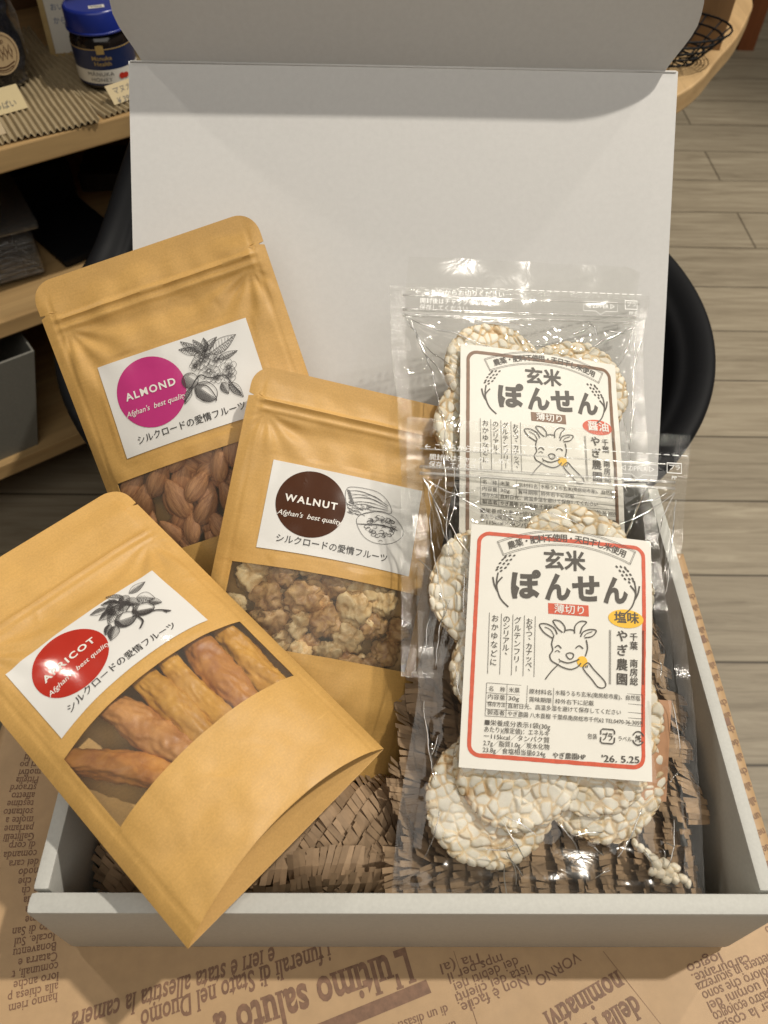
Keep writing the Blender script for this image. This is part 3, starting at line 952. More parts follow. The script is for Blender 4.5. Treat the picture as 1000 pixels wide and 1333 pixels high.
class Pouch:
    def __init__(s, label, R, t, w, h, B, win, lab, lab_corner_h, disc_mat, word, zipy, warp, lip, seed, scale, back=.009):
        s.w, s.h, s.B, s.seed = w, h, B, seed
        s.lipz = .9 if word == 'APRICOT' else .6
        s.win, s.lab, s.warp, s.lipd, s.zipy = win, lab, warp, lip, zipy
        s.mw = pose(R, CAM + (Vector(t) - CAM) * scale, scale)
        s.root = thing('kraft_pouch', label, 'pouch', s.mw, 'kraft pouches with window and sticker label')
        K = M['kraft']
        r = .014
        def hw(y):
            k = w / 2
            if y > h - r:
                d = y - (h - r)
                k -= r - math.sqrt(max(0, r * r - d * d))
            if abs(y - (h - .021)) < .0006:
                k -= .0032
            return k
        xw = w * .425
        rc = random.Random(int(seed * 10))
        s.cr = []
        for k in range(16):
            x0, y0, a_ = rc.uniform(-w * .44, w * .44), rc.uniform(.01, h - .03), rc.uniform(0, 6.28)
            L_ = rc.uniform(.008, .03)
            s.cr.append((x0, y0, math.cos(a_) * L_, math.sin(a_) * L_, rc.choice((-1, 1)) * rc.uniform(.0003, .0008)))
        us = sorted(set(lin(-1, 1, 111) + [-xw / (w / 2), xw / (w / 2)]))
        ys = lin(0, win[0], 50) + lin(win[0], win[1], 30)[1:] + lin(win[1], h - .0225, 90)[1:] + [h - .0216, h - .021, h - .0204, h - .0195] + [h - r + r * math.sin(q) for q in lin(-.2, math.pi / 2, 10)]
        s.hw = hw
        def front(u, y):
            return s.surf(u * hw(y), y, 0.)
        def keep(u, y):
            return not (abs(u) < xw / (w / 2) and win[0] < y < win[1])
        v, f = grid(front, us, ys, keep)
        o = mesh_obj('front_panel', v, f, K, s.root)
        thick(o, .0003, -1)
        v, f = grid(lambda u, y: s.surf(u, y, -.0005), lin(-xw - .003, xw + .003, 50), lin(win[0] - .003, win[1] + .003, 24))
        mesh_obj('window', v, f, M['window'], s.root)
        bys = [q for q in ys]
        v, f = grid(lambda u, y: Vector((u * hw(y), y - .004 * lip * 60 * .1 * (1 - u * u) * sst(.03, 0, y), -.0006 - back * (1 - u ** 4) * math.sin(math.pi * min(1, y / (h * .85))) ** 1.5 if y < h * .85 else -.0006)), us, bys)
        o = mesh_obj('back_panel', v, f, M['kraft'], s.root)
        # folded base between the two lower edges
        def gus(u, k):
            p0 = s.surf(u * w / 2, 0, -.0004); p1 = Vector((u * w / 2, -.0004 * lip * 60 * (1 - u * u), -.0007))
            mid = Vector((u * w / 2, .022 * (1 - u ** 4) + .001, (p0.z + p1.z) / 2 + .001))
            if k <= .5:
                return p0.lerp(mid, k * 2)
            return mid.lerp(p1, k * 2 - 1)
        v, f = grid(gus, lin(-.995, .995, 40), [0, .15, .35, .5, .65, .85, 1])
        mesh_obj('gusset', v, f, M['kraft_inside'], s.root)
        # sticker label
        lx0, lx1, ly0, ly1 = lab
        v, f = grid(lambda x, y: s.surf(x, y, .0006), lin(lx0, lx1, 44), lin(ly0, ly1, 30))
        lb = mesh_obj('label', v, f, M['label'], s.root)
        s.lb = lb
        lw, lh = lx1 - lx0, ly1 - ly0
        def L(a, b):
            return (lx0 + a * lw, ly1 - b * lh)
        s.L = L
        fn = lambda x, y, z: s.surf(x, y, .0006 + z)
        s.fn = fn
        ar = Art(.00025)
        cx, cy = L(.287, .426)
        ar.disc(cx, cy, .0232, rings=14, n=64)
        ar.emit('badge', disc_mat, lb, fn)
        ar = Art(.0006)
        x0, y0 = L(.115, .435); x1, _ = L(.455, .435)
        g = word
        ar.fit(g, x0, y0, x1, y0, .0068, .028, space=1.25)
        x0, y0 = L(.085, .60); x1, _ = L(.495, .60)
        ar.fit("Afghan's  best quality", x0, y0, x1, y0, .0050, .004, shear=.28)
        ar.emit('badge_lettering', M['white_ink'], lb, fn)
        ar = Art(.0004)
        x0, y0 = L(.11, .90); x1, _ = L(.83, .90)
        ar.fit('シルクロードの愛情フルーツ', x0, y0, x1, y0, .0060, .008)
        ar.emit('lettering', M['ink'], lb, fn)
    def H(s, x, y):
        w, h, B = s.w, s.h, s.B
        e = max(0, 1 - abs(x / (w / 2)) ** 2.4)
        g = sst(h * .86, h * .42, y) * (s.lipz + (1 - s.lipz) * sst(0, h * .25, y))
        z = B * e ** .9 * g
        edge = sst(w / 2, w / 2 - .012, abs(x))
        z -= .0005 * math.exp(-((abs(x) - w / 2 + .0085) / .0007) ** 2)
        z += .0004 * sst(w / 2 - .009, w / 2 - .004, abs(x)) * sst(w / 2, w / 2 - .002, abs(x))
        if abs(x) > w * .425:
            z -= .0004 * (math.exp(-((y - s.win[0]) / .0007) ** 2) + math.exp(-((y - s.win[1]) / .0007) ** 2))
        zz = s.zipy
        inx = sst(w / 2 - .004, w / 2 - .012, abs(x))
        z += inx * (.0016 * math.exp(-((y - zz) / .0016) ** 2) + .0010 * math.exp(-((y - zz + .006) / .0014) ** 2) - .0012 * math.exp(-((y - zz + .016) / .006) ** 2))
        k = .0018 * noise.noise(Vector((x * 26 + s.seed, y * 30, s.seed))) + .0010 * noise.noise(Vector((x * 70, y * 60 + s.seed, 2)))
        calm = .3 if (s.lab[0] - .004 < x < s.lab[1] + .004 and s.lab[2] - .004 < y < s.lab[3] + .004) else 1.
        for x0, y0, dx, dy, am in s.cr:
            px, py = x - x0, y - y0
            if abs(px) < .035 and abs(py) < .035:
                t = min(1, max(0, (px * dx + py * dy) / (dx * dx + dy * dy)))
                z += am * math.exp(-math.hypot(px - dx * t, py - dy * t) / .0014) * math.sin(math.pi * min(.95, max(.05, t))) * edge * calm
        z += .0024 * edge * sst(h - .006, h - .024, y)
        z += k * edge * calm * sst(h, h - .02, y) * sst(0, .012, y + .006)
        # tension folds that start at the ends of the zip
        for sx in (-1, 1):
            dx, dy = x - sx * (w / 2 - .014), (zz - .008) - y
            if dy > 0:
                a_ = math.atan2(-sx * dx, dy)
                rr = math.hypot(dx, dy)
                z += .0007 * math.sin(a_ * 11 + s.seed) * math.exp(-((rr - .022) / .016) ** 2) * edge
        return max(z, 0.0001) if y < h - .001 else 0.0001
    def surf(s, x, y, dz):
        c = s.warp * sst(0.0, .05, y) * sst(s.h * .85, s.h * .45, y) + s.lipd * (1 - sst(0, .06, y))
        k = 1 - (x / (s.w / 2)) ** 2
        return Vector((x, y + c * k, s.H(x, y) + dz))

RA = ((0.67368, -0.72243, 0.15574), (0.73684, 0.67279, -0.06652), (-0.05672, 0.15957, 0.98556))
RW = ((0.96807, 0.18203, 0.17233), (-0.04239, 0.79648, -0.60317), (-0.24705, 0.57661, 0.77877))
RL = ((0.9459, -0.32446, 0.00032), (0.22168, 0.64555, -0.73084), (0.23692, 0.69137, 0.68255))
alm = Pouch('kraft pouch of almonds with a magenta badge, leaning highest at the left', RL, (-0.08207, 0.02413, 0.06573), .153, .275, .019, (.083, .1365), (-.052, .050, .1495, .212), 0, M['pink'], 'ALMOND', .249, .002, .004, 1.3, 1.06)
wal = Pouch('kraft pouch of walnuts with a dark brown badge, lying in the middle', RW, (-0.07485, -0.05328, 0.02775), .15, .2625, .022, (.078, .130), (-.0505, .0525, .141, .2015), 0, M['brown'], 'WALNUT', .240, .004, .006, 4.7, .985)
apr = Pouch('kraft pouch of dried apricot with a red badge, tilted over the front left corner', RA, (-0.06258, -0.11345, 0.08364), .15, .26, .023, (.067, .117), (-.058, .047,   .1255, .1843), 0, M['red'], 'APRICOT', .216, .008, .012, 8.1, .95)

# ------------------------------------------------------------------ engraved illustrations on the labels
HA = [0.0009266112124749888, -0.0009110035377438754, -0.10773718961142977, -0.0015999124635691028, -0.0020020922938607856, 2.192558203124688, -3.012374252056197e-05, 0.00025468641716037293]
HL = [0.0010681379495956632, -0.00044786099067692175, -0.39131486099488216, -0.0005677111149425771, -0.0017304675836953371, 1.631210654465784, 0, 0]
HW = [0.0011174907553133725, 0.00024193634684630588, -0.6427067563924266, 0.0004114458441586019, -0.0018493633516087169, 1.0520798811961758, 2.9441825604745005e-05, -3.0105952650651866e-06]
class Engraver:
    def __init__(s, P, Hm):
        s.P, s.h = P, Hm
        s.a = Art(.0005, 8e-7)
    def m(s, x, y):
        u, v = homog(s.h, x, y)
        return s.P.L(u + .5, 1 - v)
    def line(s, pts, wd=.00028, sm=True, closed=False, taper=False):
        p = crom(pts, 5, closed) if sm else pts
        s.a.stroke([s.m(*q) for q in p], wd, closed, taper)
    def leaf(s, x0, y0, x1, y1, k=.28, dark=.5, n=9):
        dx, dy = x1 - x0, y1 - y0
        L = math.hypot(dx, dy); nx, ny = -dy / L, dx / L
        def side(t, sg):
            b = k * L * math.sin(math.pi * t ** .8) * sg
            return (x0 + dx * t + nx * b, y0 + dy * t + ny * b)
        s.line([side(t, 1) for t in lin(0, 1, 9)]); s.line([side(t, -1) for t in lin(0, 1, 9)])
        s.line([(x0, y0), (x1, y1)], .0003)
        for t in lin(.08, .9, n):
            for sg in (1, -1):
                e = side(min(1, t + .1), sg); mid = (x0 + dx * t, y0 + dy * t)
                q = .95 if sg > 0 else dark
                s.line([mid, (mid[0] + (e[0] - mid[0]) * q, mid[1] + (e[1] - mid[1]) * q)], .00022, False)
        for t in lin(.1, .85, int(n * dark * 2)):
            e = side(t, 1); mid = (x0 + dx * t, y0 + dy * t)
            s.line([(mid[0] + (e[0] - mid[0]) * .15, mid[1] + (e[1] - mid[1]) * .15), e], .00030, False)
    def blob(s, cx, cy, rx, ry, an, hatch=12, lit=.35, wd=.0003):
        ca, sa = math.cos(an), math.sin(an)
        T = lambda x, y: (cx + x * ca - y * sa, cy + x * sa + y * ca)
        s.line([T(rx * math.cos(t), ry * math.sin(t)) for t in lin(0, 5.9, 16)], wd * 1.3, True, True)
        for k in range(hatch):
            q = -1 + 2 * (k + .5) / hatch
            xx = math.sqrt(max(0, 1 - q * q))
            d = (q + 1) / 2
            s.line([T(-rx * xx, ry * q), T(rx * (xx if d > lit else -xx * .5), ry * q * .97)], .00019 + .00026 * d, False)
    def flower(s, cx, cy, r):
        for k in range(5):
            t = 2 * math.pi * k / 5 + cx
            px, py = cx + r * .62 * math.cos(t), cy + r * .62 * math.sin(t)
            s.line([(px + r * .46 * math.cos(q) * (1 + .12 * math.sin(q * 5)), py + r * .46 * math.sin(q) * (1 + .12 * math.cos(q * 4))) for q in lin(0, 5.6, 9)], .00022, True, True)
            for e in (-.3, 0, .3):
                s.line([(cx + r * .2 * math.cos(t + e), cy + r * .2 * math.sin(t + e)), (cx + r * .65 * math.cos(t + e * .6), cy + r * .65 * math.sin(t + e * .6))], .0002, False)
        s.line([(cx + r * .16 * math.cos(q), cy + r * .16 * math.sin(q)) for q in lin(0, 5.2, 7)], .00035, True, True)
    def done(s):
        s.a.emit('illustration', M['engraving'], s.P.lb, s.P.fn)
e = Engraver(alm, HL)
for q in ((640, 290, 510, 210, .16), (620, 270, 505, 255, .2), (660, 290, 580, 200, .2), (660, 270, 640, 190, .25), (650, 265, 715, 185, .2), (680, 280, 822, 172, .22), (735, 310, 840, 262, .16), (810, 440, 900, 520, .2), (770, 440, 815, 505, .3), (600, 470, 575, 560, .2)):
    e.leaf(*q[:4], k=q[4], dark=.8)
for q in ((640, 315, 50), (725, 310, 42), (690, 375, 58), (800, 355, 42), (810, 400, 38), (740, 410, 36), (610, 345, 30), (665, 290, 30)):
    e.flower(*q)
e.blob(590, 430, 48, 42, .5, 16, .3); e.blob(688, 492, 70, 50, .55, 18, .5)
e.line([(625, 455), (690, 460), (745, 520), (750, 545)], .0006); e.line([(630, 470), (640, 520), (700, 545)], .0004)
e.line([(600, 470), (640, 400), (700, 415), (780, 400), (830, 450), (885, 500)], .0007); e.line([(590, 470), (610, 470), (575, 545)], .0007)
e.done()
e = Engraver(wal, HW)
e.line([(520, 235), (545, 215), (620, 220), (710, 245), (765, 300), (782, 375), (700, 365), (600, 385), (545, 375), (520, 330), (512, 280)], .0003, True, True)
for k in range(9):
    t = k / 8
    e.line([(525 + 12 * t, 240 + 125 * t), (600 + 20 * t, 240 + 115 * t + 9 * math.sin(k * 2)), (690 - 10 * t, 268 + 90 * t + 8 * math.cos(k * 3)), (765, 330 + 38 * t)], .00028 + .0002 * (k % 3 == 0), True, False, True)
for k in range(34):
    x = 515 + 130 * random.random() ** 1.4; y = 300 + 85 * random.random()
    e.line([(x, y), (x + 16 + 14 * random.random(), y + 8 + 10 * random.random())], .00042, False, False, True)
for k in range(10):
    e.line([(525 + k * 1.5, 232 + k * 9), (545 + k * 2, 240 + k * 9)], .0005, False)
e.line([(568, 445), (580, 400), (640, 372), (720, 370), (800, 405), (850, 490), (810, 545), (740, 568), (660, 560), (600, 520)], .0003, True, True)
e.line([(568, 445), (620, 448), (700, 450), (780, 470), (812, 485)], .0009, True, False, True)
for k in range(26):
    t = 6.283 * k / 26; rr = .72 + .2 * random.random()
    cx, cy = 712 + 92 * rr * math.cos(t), 462 + 68 * rr * math.sin(t)
    q0 = random.random() * 6
    e.line([(cx + 15 * math.cos(q0 + d) * (1 + .3 * math.sin(3 * d)), cy + 11 * math.sin(q0 + d)) for d in lin(0, 4.6, 7)], .00042, True, False, True)
for k in range(24):
    cx, cy = 712 + 75 * random.uniform(-1, 1), 462 + 50 * random.uniform(-1, 1); q0 = random.random() * 6
    e.line([(cx + 13 * math.cos(q0 + d), cy + 9 * math.sin(q0 + d)) for d in lin(0, 3.6, 6)], .00036, True, False, True)
e.line([(690, 552), (702, 545), (716, 552)], .0003)
e.done()
e = Engraver(apr, HA)
for q in ((580, 190, 488, 175, .2, .4), (600, 165, 670, 105, .22, .5), (640, 190, 730, 200, .34, .35), (560, 215, 470, 215, .26, 1.), (540, 250, 470, 300, .3, 1.), (500, 240, 422, 265, .22, .5), (570, 220, 520, 330, .3, 1.), (590, 200, 660, 230, .3, .9), (560, 340, 545, 425, .34, 1.), (530, 330, 515, 390, .3, 1.), (700, 215, 765, 225, .28, .6), (610, 215, 560, 260, .4, 1.), (560, 180, 610, 230, .4, 1.), (520, 205, 560, 290, .4, 1.)):
    e.leaf(*q[:4], k=q[4], dark=q[5], n=12)
e.blob(604, 312, 52, 42, -.3, 20, .45, .0004); e.blob(682, 262, 52, 34, -.15, 18, .5, .0004)
for cx, cy, rx, ry in ((604, 312, 52, 42), (682, 262, 52, 34)):
    for k in range(7):
        e.line([(cx - rx + k * 2.5, cy + ry * .1), (cx - rx * .55 + k * 3, cy + ry * .75), (cx + rx * .2, cy + ry * (1.02 - .03 * k))], .0005)
e.line([(635, 300), (690, 290), (745, 270), (815, 275)], .0010); e.line([(660, 300), (690, 330), (682, 370)], .0012); e.line([(600, 270), (625, 225), (640, 290)], .0006); e.line([(780, 272), (800, 282)], .0012)
e.done()

def seat(P, me, local, gap=.0009):
    """push a nut down until it lies just under the window film of pouch P"""
    pts = [local @ q.co for q in list(me.vertices)[::5]]
    up = max(p.z - P.H(p.x, p.y) for p in pts) + gap
    lo = min(p.z for p in pts) - up
    return Matrix.Translation((0, 0, -up)) @ local, lo

# ------------------------------------------------------------------ almonds
def lathe_mesh(name, fn, mat, nu=20, nv=16):
    v = []; f = []
    for j in range(nv + 1):
        for i in range(nu):
            v.append(fn(2 * math.pi * i / nu, j / nv))
    for j in range(nv):
        for i in range(nu):
            f.append((j * nu + i, j * nu + (i + 1) % nu, (j + 1) * nu + (i + 1) % nu, (j + 1) * nu + i))
    me = bpy.data.meshes.new(name)
    me.from_pydata([tuple(p) for p in v], [], f); me.shade_smooth(); me.materials.append(mat)
    return me
def almond_fn(seed):
    def fn(an, t):
        r = math.sin(math.pi * t) ** .62 * (1 - .45 * (t - .35)) if 0 < t < 1 else 0
        r = min(r, 1.05)
        q = 1 + .05 * noise.noise(Vector((math.cos(an) * 2.2, math.sin(an) * 2.2, t * 1.2 + seed))) + .03 * math.sin(an * 9 + seed) * math.sin(math.pi * t)
        return Vector((.0066 * r * q * math.cos(an), .0042 * r * q * math.sin(an), (t - .5) * .0235))
    return fn
AM = [lathe_mesh('almond', almond_fn(s), M['almond'], 30, 18) for s in (1, 5, 9)]
rnd = random.Random(3)
pts = []
for layer, zoff, dist in ((0, .0052, .0142), (1, .0115, .0125)):
    tries = 0; loc = []
    while tries < 900:
        tries += 1
        x, y = rnd.uniform(-.058, .060), rnd.uniform(.078, .143)
        if all((x - p[0]) ** 2 + (y - p[1]) ** 2 > dist ** 2 for p in loc):
            loc.append((x, y)); pts.append((x, y, zoff))
for x, y, zo in pts:
    me = rnd.choice(AM)
    an = rnd.gauss(-.35, .55)
    loc = Matrix.Translation((x, y + .002, .02)) @ Matrix.Rotation(an, 4, 'Z') @ Matrix.Rotation(rad(-90) + rnd.uniform(-.25, .25), 4, 'X') @ Matrix.Rotation(rnd.uniform(-.7, .7), 4, 'Z') @ Matrix.Scale(rnd.uniform(1.05, 1.3), 4)
    loc, lo = seat(alm, me, loc, .0009 + max(0, zo - .0052) + rnd.uniform(0, .0012))
    if lo < -.009:
        continue
    o = bpy.data.objects.new('almond', me); C.objects.link(o)
    o.matrix_world = alm.mw @ loc
    tag(o, 'brown wrinkled almond behind the window of the magenta-badged pouch', 'almond', 'almonds in the pouch')

# ------------------------------------------------------------------ walnut pieces
def walnut_mesh(seed, mat):
    bm = bmesh.new()
    bmesh.ops.create_icosphere(bm, subdivisions=4, radius=1)
    for v in bm.verts:
        p = v.co.copy()
        n1 = noise.noise(p * 1.5 + Vector((seed * 7, 0, 0)))
        n2 = noise.noise(p * 3.2 + Vector((0, seed * 5, 1.5)))
        ridge = 1 - abs(noise.noise(p * 2.6 + Vector((seed * 3, 2, 1)))) * 2.2
        groove = math.exp(-(p.x / .13) ** 2)
        cr = 1 - 2.4 * abs(noise.noise(p * 2.1 + Vector((seed * 3, 2, 1)))); cr2 = 1 - 2 * abs(noise.noise(p * 4.3 + Vector((1, seed * 3, 5))))
        k = .84 + .32 * n1 + .27 * cr + .13 * cr2 - .22 * groove
        v.co = Vector((p.x * .0118, p.y * .0138, p.z * .0082)) * k
    me = bpy.data.meshes.new('walnut_piece')
    bm.to_mesh(me); bm.free(); me.shade_smooth(); me.materials.append(mat)
    return me
WM = [walnut_mesh(s, M['walnut' if s % 2 else 'walnut_pale']) for s in range(1, 8)]
pts = []
for zoff, dist in ((.0, .0158), (.0062, .0138)):
    loc = []
    for _ in range(1200):
        x, y = rnd.uniform(-.066, .068), rnd.uniform(.070, .140)
        if all((x - p[0]) ** 2 + (y - p[1]) ** 2 > dist ** 2 for p in loc):
            loc.append((x, y)); pts.append((x, y, zoff))
for x, y, zo in pts:
    sc = rnd.uniform(.66, .98)
    me = rnd.choice(WM)
    loc = Matrix.Translation((x, y + .003, .02)) @ Matrix.Rotation(rnd.uniform(0, 6.28), 4, 'Z') @ Matrix.Rotation(rnd.uniform(-.9, .9), 4, 'X') @ Matrix.Scale(sc, 4)
    loc, lo = seat(wal, me, loc, .0009 + zo + rnd.uniform(0, .0045))
    if lo < -.009:
        continue
    o = bpy.data.objects.new('walnut_piece', me); C.objects.link(o)
    o.matrix_world = wal.mw @ loc
    pale = me.materials[0] == M['walnut_pale']
    tag(o, 'pale broken walnut kernel behind the middle pouch window' if pale else 'brown-skinned walnut kernel behind the middle pouch window', 'walnut', 'pale walnut kernels in the pouch' if pale else 'brown walnut kernels in the pouch')

# ------------------------------------------------------------------ dried fruit strips
strips = [((-.066, .128), (-.018, .046), .0088, 'fruit_orange', 'orange-brown dried fruit strip, lowest left in the pouch window'),
          ((-.036, .140), (-.003, .044), .0112, 'fruit_pink', 'thick light orange-brown dried fruit strip, second from the left in the window'),
          ((-.008, .140), (.007, .046), .0090, 'fruit_yellow', 'yellow dried fruit strip, third from the left in the window'),
          ((.014, .141), (.0165, .048), .0074, 'fruit_yellow', 'narrow dark-yellow dried fruit strip between the yellow and the orange one'),
          ((.0395, .142), (.0245, .046), .0108, 'fruit_orange', 'thick orange dried fruit strip, second from the right in the window'),
          ((.0575, .136), (.0460, .046), .0094, 'fruit_yellow', 'sugary yellow dried fruit strip, rightmost in the window')]
for k, (p0, p1, r, mt, lab) in enumerate(strips):
    n, cs_ = 110, 48
    v = []; f = []
    d = Vector((p1[0] - p0[0], p1[1] - p0[1])); L = d.length; d.normalize(); sd = Vector((-d.y, d.x))
    for i in range(n):
        t = i / (n - 1)
        x, y = p0[0] + (p1[0] - p0[0]) * t, p0[1] + (p1[1] - p0[1]) * t
        bow = .003 * math.sin(3.1 * t + k)
        x += sd.x * bow; y += sd.y * bow
        rr = r * (max(0.02, math.sin(math.pi * min(1, max(0, t * .96 + .02)))) ** .35)
        top = apr.surf(x, y, 0).z - .0040
        for j in range(cs_):
            an = 2 * math.pi * j / cs_
            q = 1 + .30 * noise.noise(Vector((math.cos(an) * 1.2 + k * 9, math.sin(an) * 1.2, t * 3))) + .12 * (.5 - abs(noise.noise(Vector((math.cos(an + t * 2) * 2.4, math.sin(an + t * 2) * 2.4 + k, t * 7))) * 2)) + .10 * noise.noise(Vector((math.cos(an) * 6, math.sin(an) * 6 + k, t * 22)))
            px = x + sd.x * rr * q * math.cos(an); py = y + sd.y * rr * q * math.cos(an)
            v.append(Vector((px, py, top - rr * .66 * 1.15 + rr * .66 * q * math.sin(an))))
    for i in range(n - 1):
        for j in range(cs_):
            f.append((i * cs_ + j, i * cs_ + (j + 1) % cs_, (i + 1) * cs_ + (j + 1) % cs_, (i + 1) * cs_ + j))
    f.append(tuple(range(cs_ - 1, -1, -1))); f.append(tuple(range((n - 1) * cs_, n * cs_)))
    o = mesh_obj('dried_fruit_strip', v, f, M[mt], mw=apr.mw)
    tag(o, lab, 'dried fruit', 'dried fruit strips in the pouch')

# ================================================================== RICE CRACKER BAGS
RF = ((0.9951, 0.07211, 0.06758), (-0.03576, 0.90017, -0.43407), (-0.09213, 0.42953, 0.89834))
TF = CAM + (Vector((0.09269, -0.07177, 0.07433)) - CAM) * .94
RR = ((0.98208, 0.03115, 0.18588), (0.0428, 0.92361, -0.38094), (-0.18355, 0.38207, 0.90572))
TR = CAM + (Vector((0.09582, 0.06227, 0.11568)) - CAM) * .955
HF = [0.00013978795873365943, 2.11848110687648e-06, -0.06885005455952195, 9.020515783873545e-06, -0.00013049679500670353, 0.15429592248315646, -1.2400818440022885e-05, 1.485212211023234e-05]

def interp(pts, y):
    pts = sorted(pts)
    if y <= pts[0][0]:
        return pts[0][1]
    for (y0, x0), (y1, x1) in zip(pts, pts[1:]):
        if y <= y1:
            t = (y - y0) / (y1 - y0); t = t * t * (3 - 2 * t) * .5 + t * .5
            return x0 + (x1 - x0) * t
    return pts[-1][1]

class RiceBag:
    def __init__(s, label, mw, left, right, yb, yt, zipa, zipb, slope, border, badge_txt, badge_mat, oval_txt, oval_mat, oval_ink, seed, group, head=.03):
        s.mw = mw; s.left = left; s.right = right; s.seed = seed
        s.yb, s.yt, s.za, s.slope = yb, yt, zipa, slope
        s.root = thing('rice_cracker_bag', label, 'snack bag', mw, group)
        rnd = random.Random(seed)
        s.folds = []
        yz = zipa - .004
        xl, xr = interp(left, yz) + .010, interp(right, yz) - .010
        # creases fan out from both ends of the zip, others run along the sides and the base
        s.folds += [(xl, yz, -.052, .118, .0032, .0022), (xl, yz, -.072, .125, .0022, .0016), (xl, yz, -.028, .150, .0026, .0018), (xl + .004, yz - .004, -.074, .095, .0024, .0018),
                    (xr, yz, .066, .150, .0026, .002), (xr, yz, .040, .160, .0024, .0018), (xr + .002, yz - .004, .074, .118, .0026, .002), (-.052, .118, -.066, .060, .0030, .0016), (-.066, .06, -.052, .015, .0025, .0015)]
        for k in range(12):
            sx = -1 if k % 2 else 1
            x0 = sx * rnd.uniform(.063, .078); y0 = rnd.uniform(-.04, .15)
            s.folds.append((x0, y0, x0 + sx * rnd.uniform(-.006, .012), y0 + rnd.uniform(-.05, .05), rnd.uniform(.001, .0024), rnd.uniform(.0012, .002)))
        for k in range(15):
            x0 = rnd.uniform(-.08, .085); y0 = rnd.uniform(-.056, -.02)
            s.folds.append((x0, y0, x0 + rnd.uniform(-.02, .02), y0 + rnd.uniform(-.024, .03), rnd.uniform(.001, .0022), rnd.uniform(.0012, .002)))
        for k in range(9):
            x0 = rnd.uniform(-.06, .06); y0 = rnd.uniform(.153, yz)
            s.folds.append((x0, y0, x0 + rnd.uniform(-.03, .03), y0 + rnd.uniform(-.012, .012), rnd.uniform(.0012, .0022), rnd.uniform(.0012, .002)))
        ys = lin(yb, zipa + head, 270)
        us = lin(0, 1, 190)
        def xat(u, y):
            l, r = interp(left, y), interp(right, y)
            return l + (r - l) * u
        sw = .055
        v, f = grid(lambda u, y: s.front(xat(sw + u * (1 - 2 * sw), y), y, 0, True), us, ys)
        fv = (v, f)
        v, f = grid(lambda u, y: s.front(xat(sw + u * (1 - 2 * sw), y), y, 1, True), lin(0, 1, 50), lin(yb, yt, 70))
        mesh_obj('back_film', v, f, M['film_back'], s.root)
        for a_, b_ in ((0, sw), (1 - sw, 1)):
            v, f = grid(lambda u, y: s.seal(xat(a_ + (b_ - a_) * u, y), y), lin(0, 1, 6), lin(yb, zipa + head, 80))
            mesh_obj('side_seal', v, f, M['seal'], s.root)
        v, f = grid(lambda u, q: s.seal(xat(u, zipa + head + .0003), zipa + head + .0003 + q), lin(0, 1, 40), lin(0, .0085 if head > .025 else .004, 4))
        mesh_obj('top_seal', v, f, M['seal'], s.root)
        v, f = grid(lambda u, q: s.seal(xat(u, yb), yb - .004 + q), lin(0, 1, 40), lin(0, .0038, 3))
        mesh_obj('bottom_seal', v, f, M['seal'], s.root)
        for k, yy in enumerate((zipa, zipa + .0042, zipb)):
            m = MB()
            m.tube([s.front(xat(u, yy), yy, 0) + Vector((0, 0, .0008)) for u in lin(.045, .955, 30)], .0011 if k < 2 else .0006, 8)
            m.obj('zipper', M['zip'], s.root, True)
        m = MB()
        for k, (x0, y0, x1, y1, amp, wd) in enumerate(s.folds):
            L_ = math.hypot(x1 - x0, y1 - y0)
            nseg = max(6, int(L_ / .003))
            bx, by = -(y1 - y0) / L_, (x1 - x0) / L_
            bow = rnd.uniform(-.06, .06) * L_
            pts_ = []
            for t in lin(0, 1, nseg):
                o_ = bow * math.sin(math.pi * t) + .0012 * noise.noise(Vector((t * L_ * 90, k, s.seed)))
                px, py = x0 + (x1 - x0) * t + bx * o_, y0 + (y1 - y0) * t + by * o_
                if abs(px) < .0605 and .0 < py < .1515:
                    break
                pts_.append(s.front(px, py, 0, True) + Vector((0, 0, .0004)))
            if len(pts_) > 3:
                m.tube(pts_, [.00042 * (.35 + .65 * math.sin(math.pi * (i + .5) / len(pts_))) for i in range(len(pts_))], 7, False)  # thin tube added along the fold to carry a bright highlight streak
        nf = len(fv[1])
        m2 = MB(); m2.add(*fv); m2.add(m.v, m.f)
        fo = m2.obj('front_film', M['film'], s.root, True)
        fo.data.materials.append(M['crease'])
        for q in fo.data.polygons[nf:]:
            q.material_index = 1
        ar = Art(.0003)
        fn = lambda x, y, z: s.front(x, y, 0) + Vector((0, 0, z + .0006))
        zy = zipa + .0095
        ar.text('← こちらからお切りください', -.094, zy + .007, .0052, .004)
        ar.text('開封後はチャックをしめて', -.090, zy + .0, .0046, .002)
        ar.text('保存してください', -.090, zy - .005, .0046, .002)
        ar.text('◁ ZIPPER ▷', .040, zy + .001, .0044, .004)
        for k in range(24):
            x0 = -.06 + k * .0062
            ar.raw([(x0, zy + .0135), (x0 + .0042, zy + .0135), (x0 + .0042, zy + .0140), (x0, zy + .0140)], [(0, 1, 2, 3)])
        ar.stroke([(.038, zy + .006), (.066, zy + .006), (.066, zy - .0015), (.056, zy - .0015), (.052, zy - .0042), (.048, zy - .0015), (.038, zy - .0015)], .0004, closed=True)
        ar.text('プラ', .0775, zy + .0035, .0042, .008, align='C')
        ar.stroke([(.0725, zy + .008), (.0825, zy + .008), (.0825, zy + .001), (.0725, zy + .001)], .0007, closed=True)
        ar.text('PP', .0775, zy - .0035, .0036, .012, align='C')
        ar.emit('film_lettering', M['film_print'], s.root, fn)
        s.label(border, badge_txt, badge_mat, oval_txt, oval_mat, oval_ink)
    def seal(s, x, y):
        return Vector((x, y + s.shear(x, y), s.zw(y) + .0006 * math.sin(y * 90 + s.seed)))
    def shear(s, x, y):
        return s.slope * (x / .2) * sst(.10, .19, y)
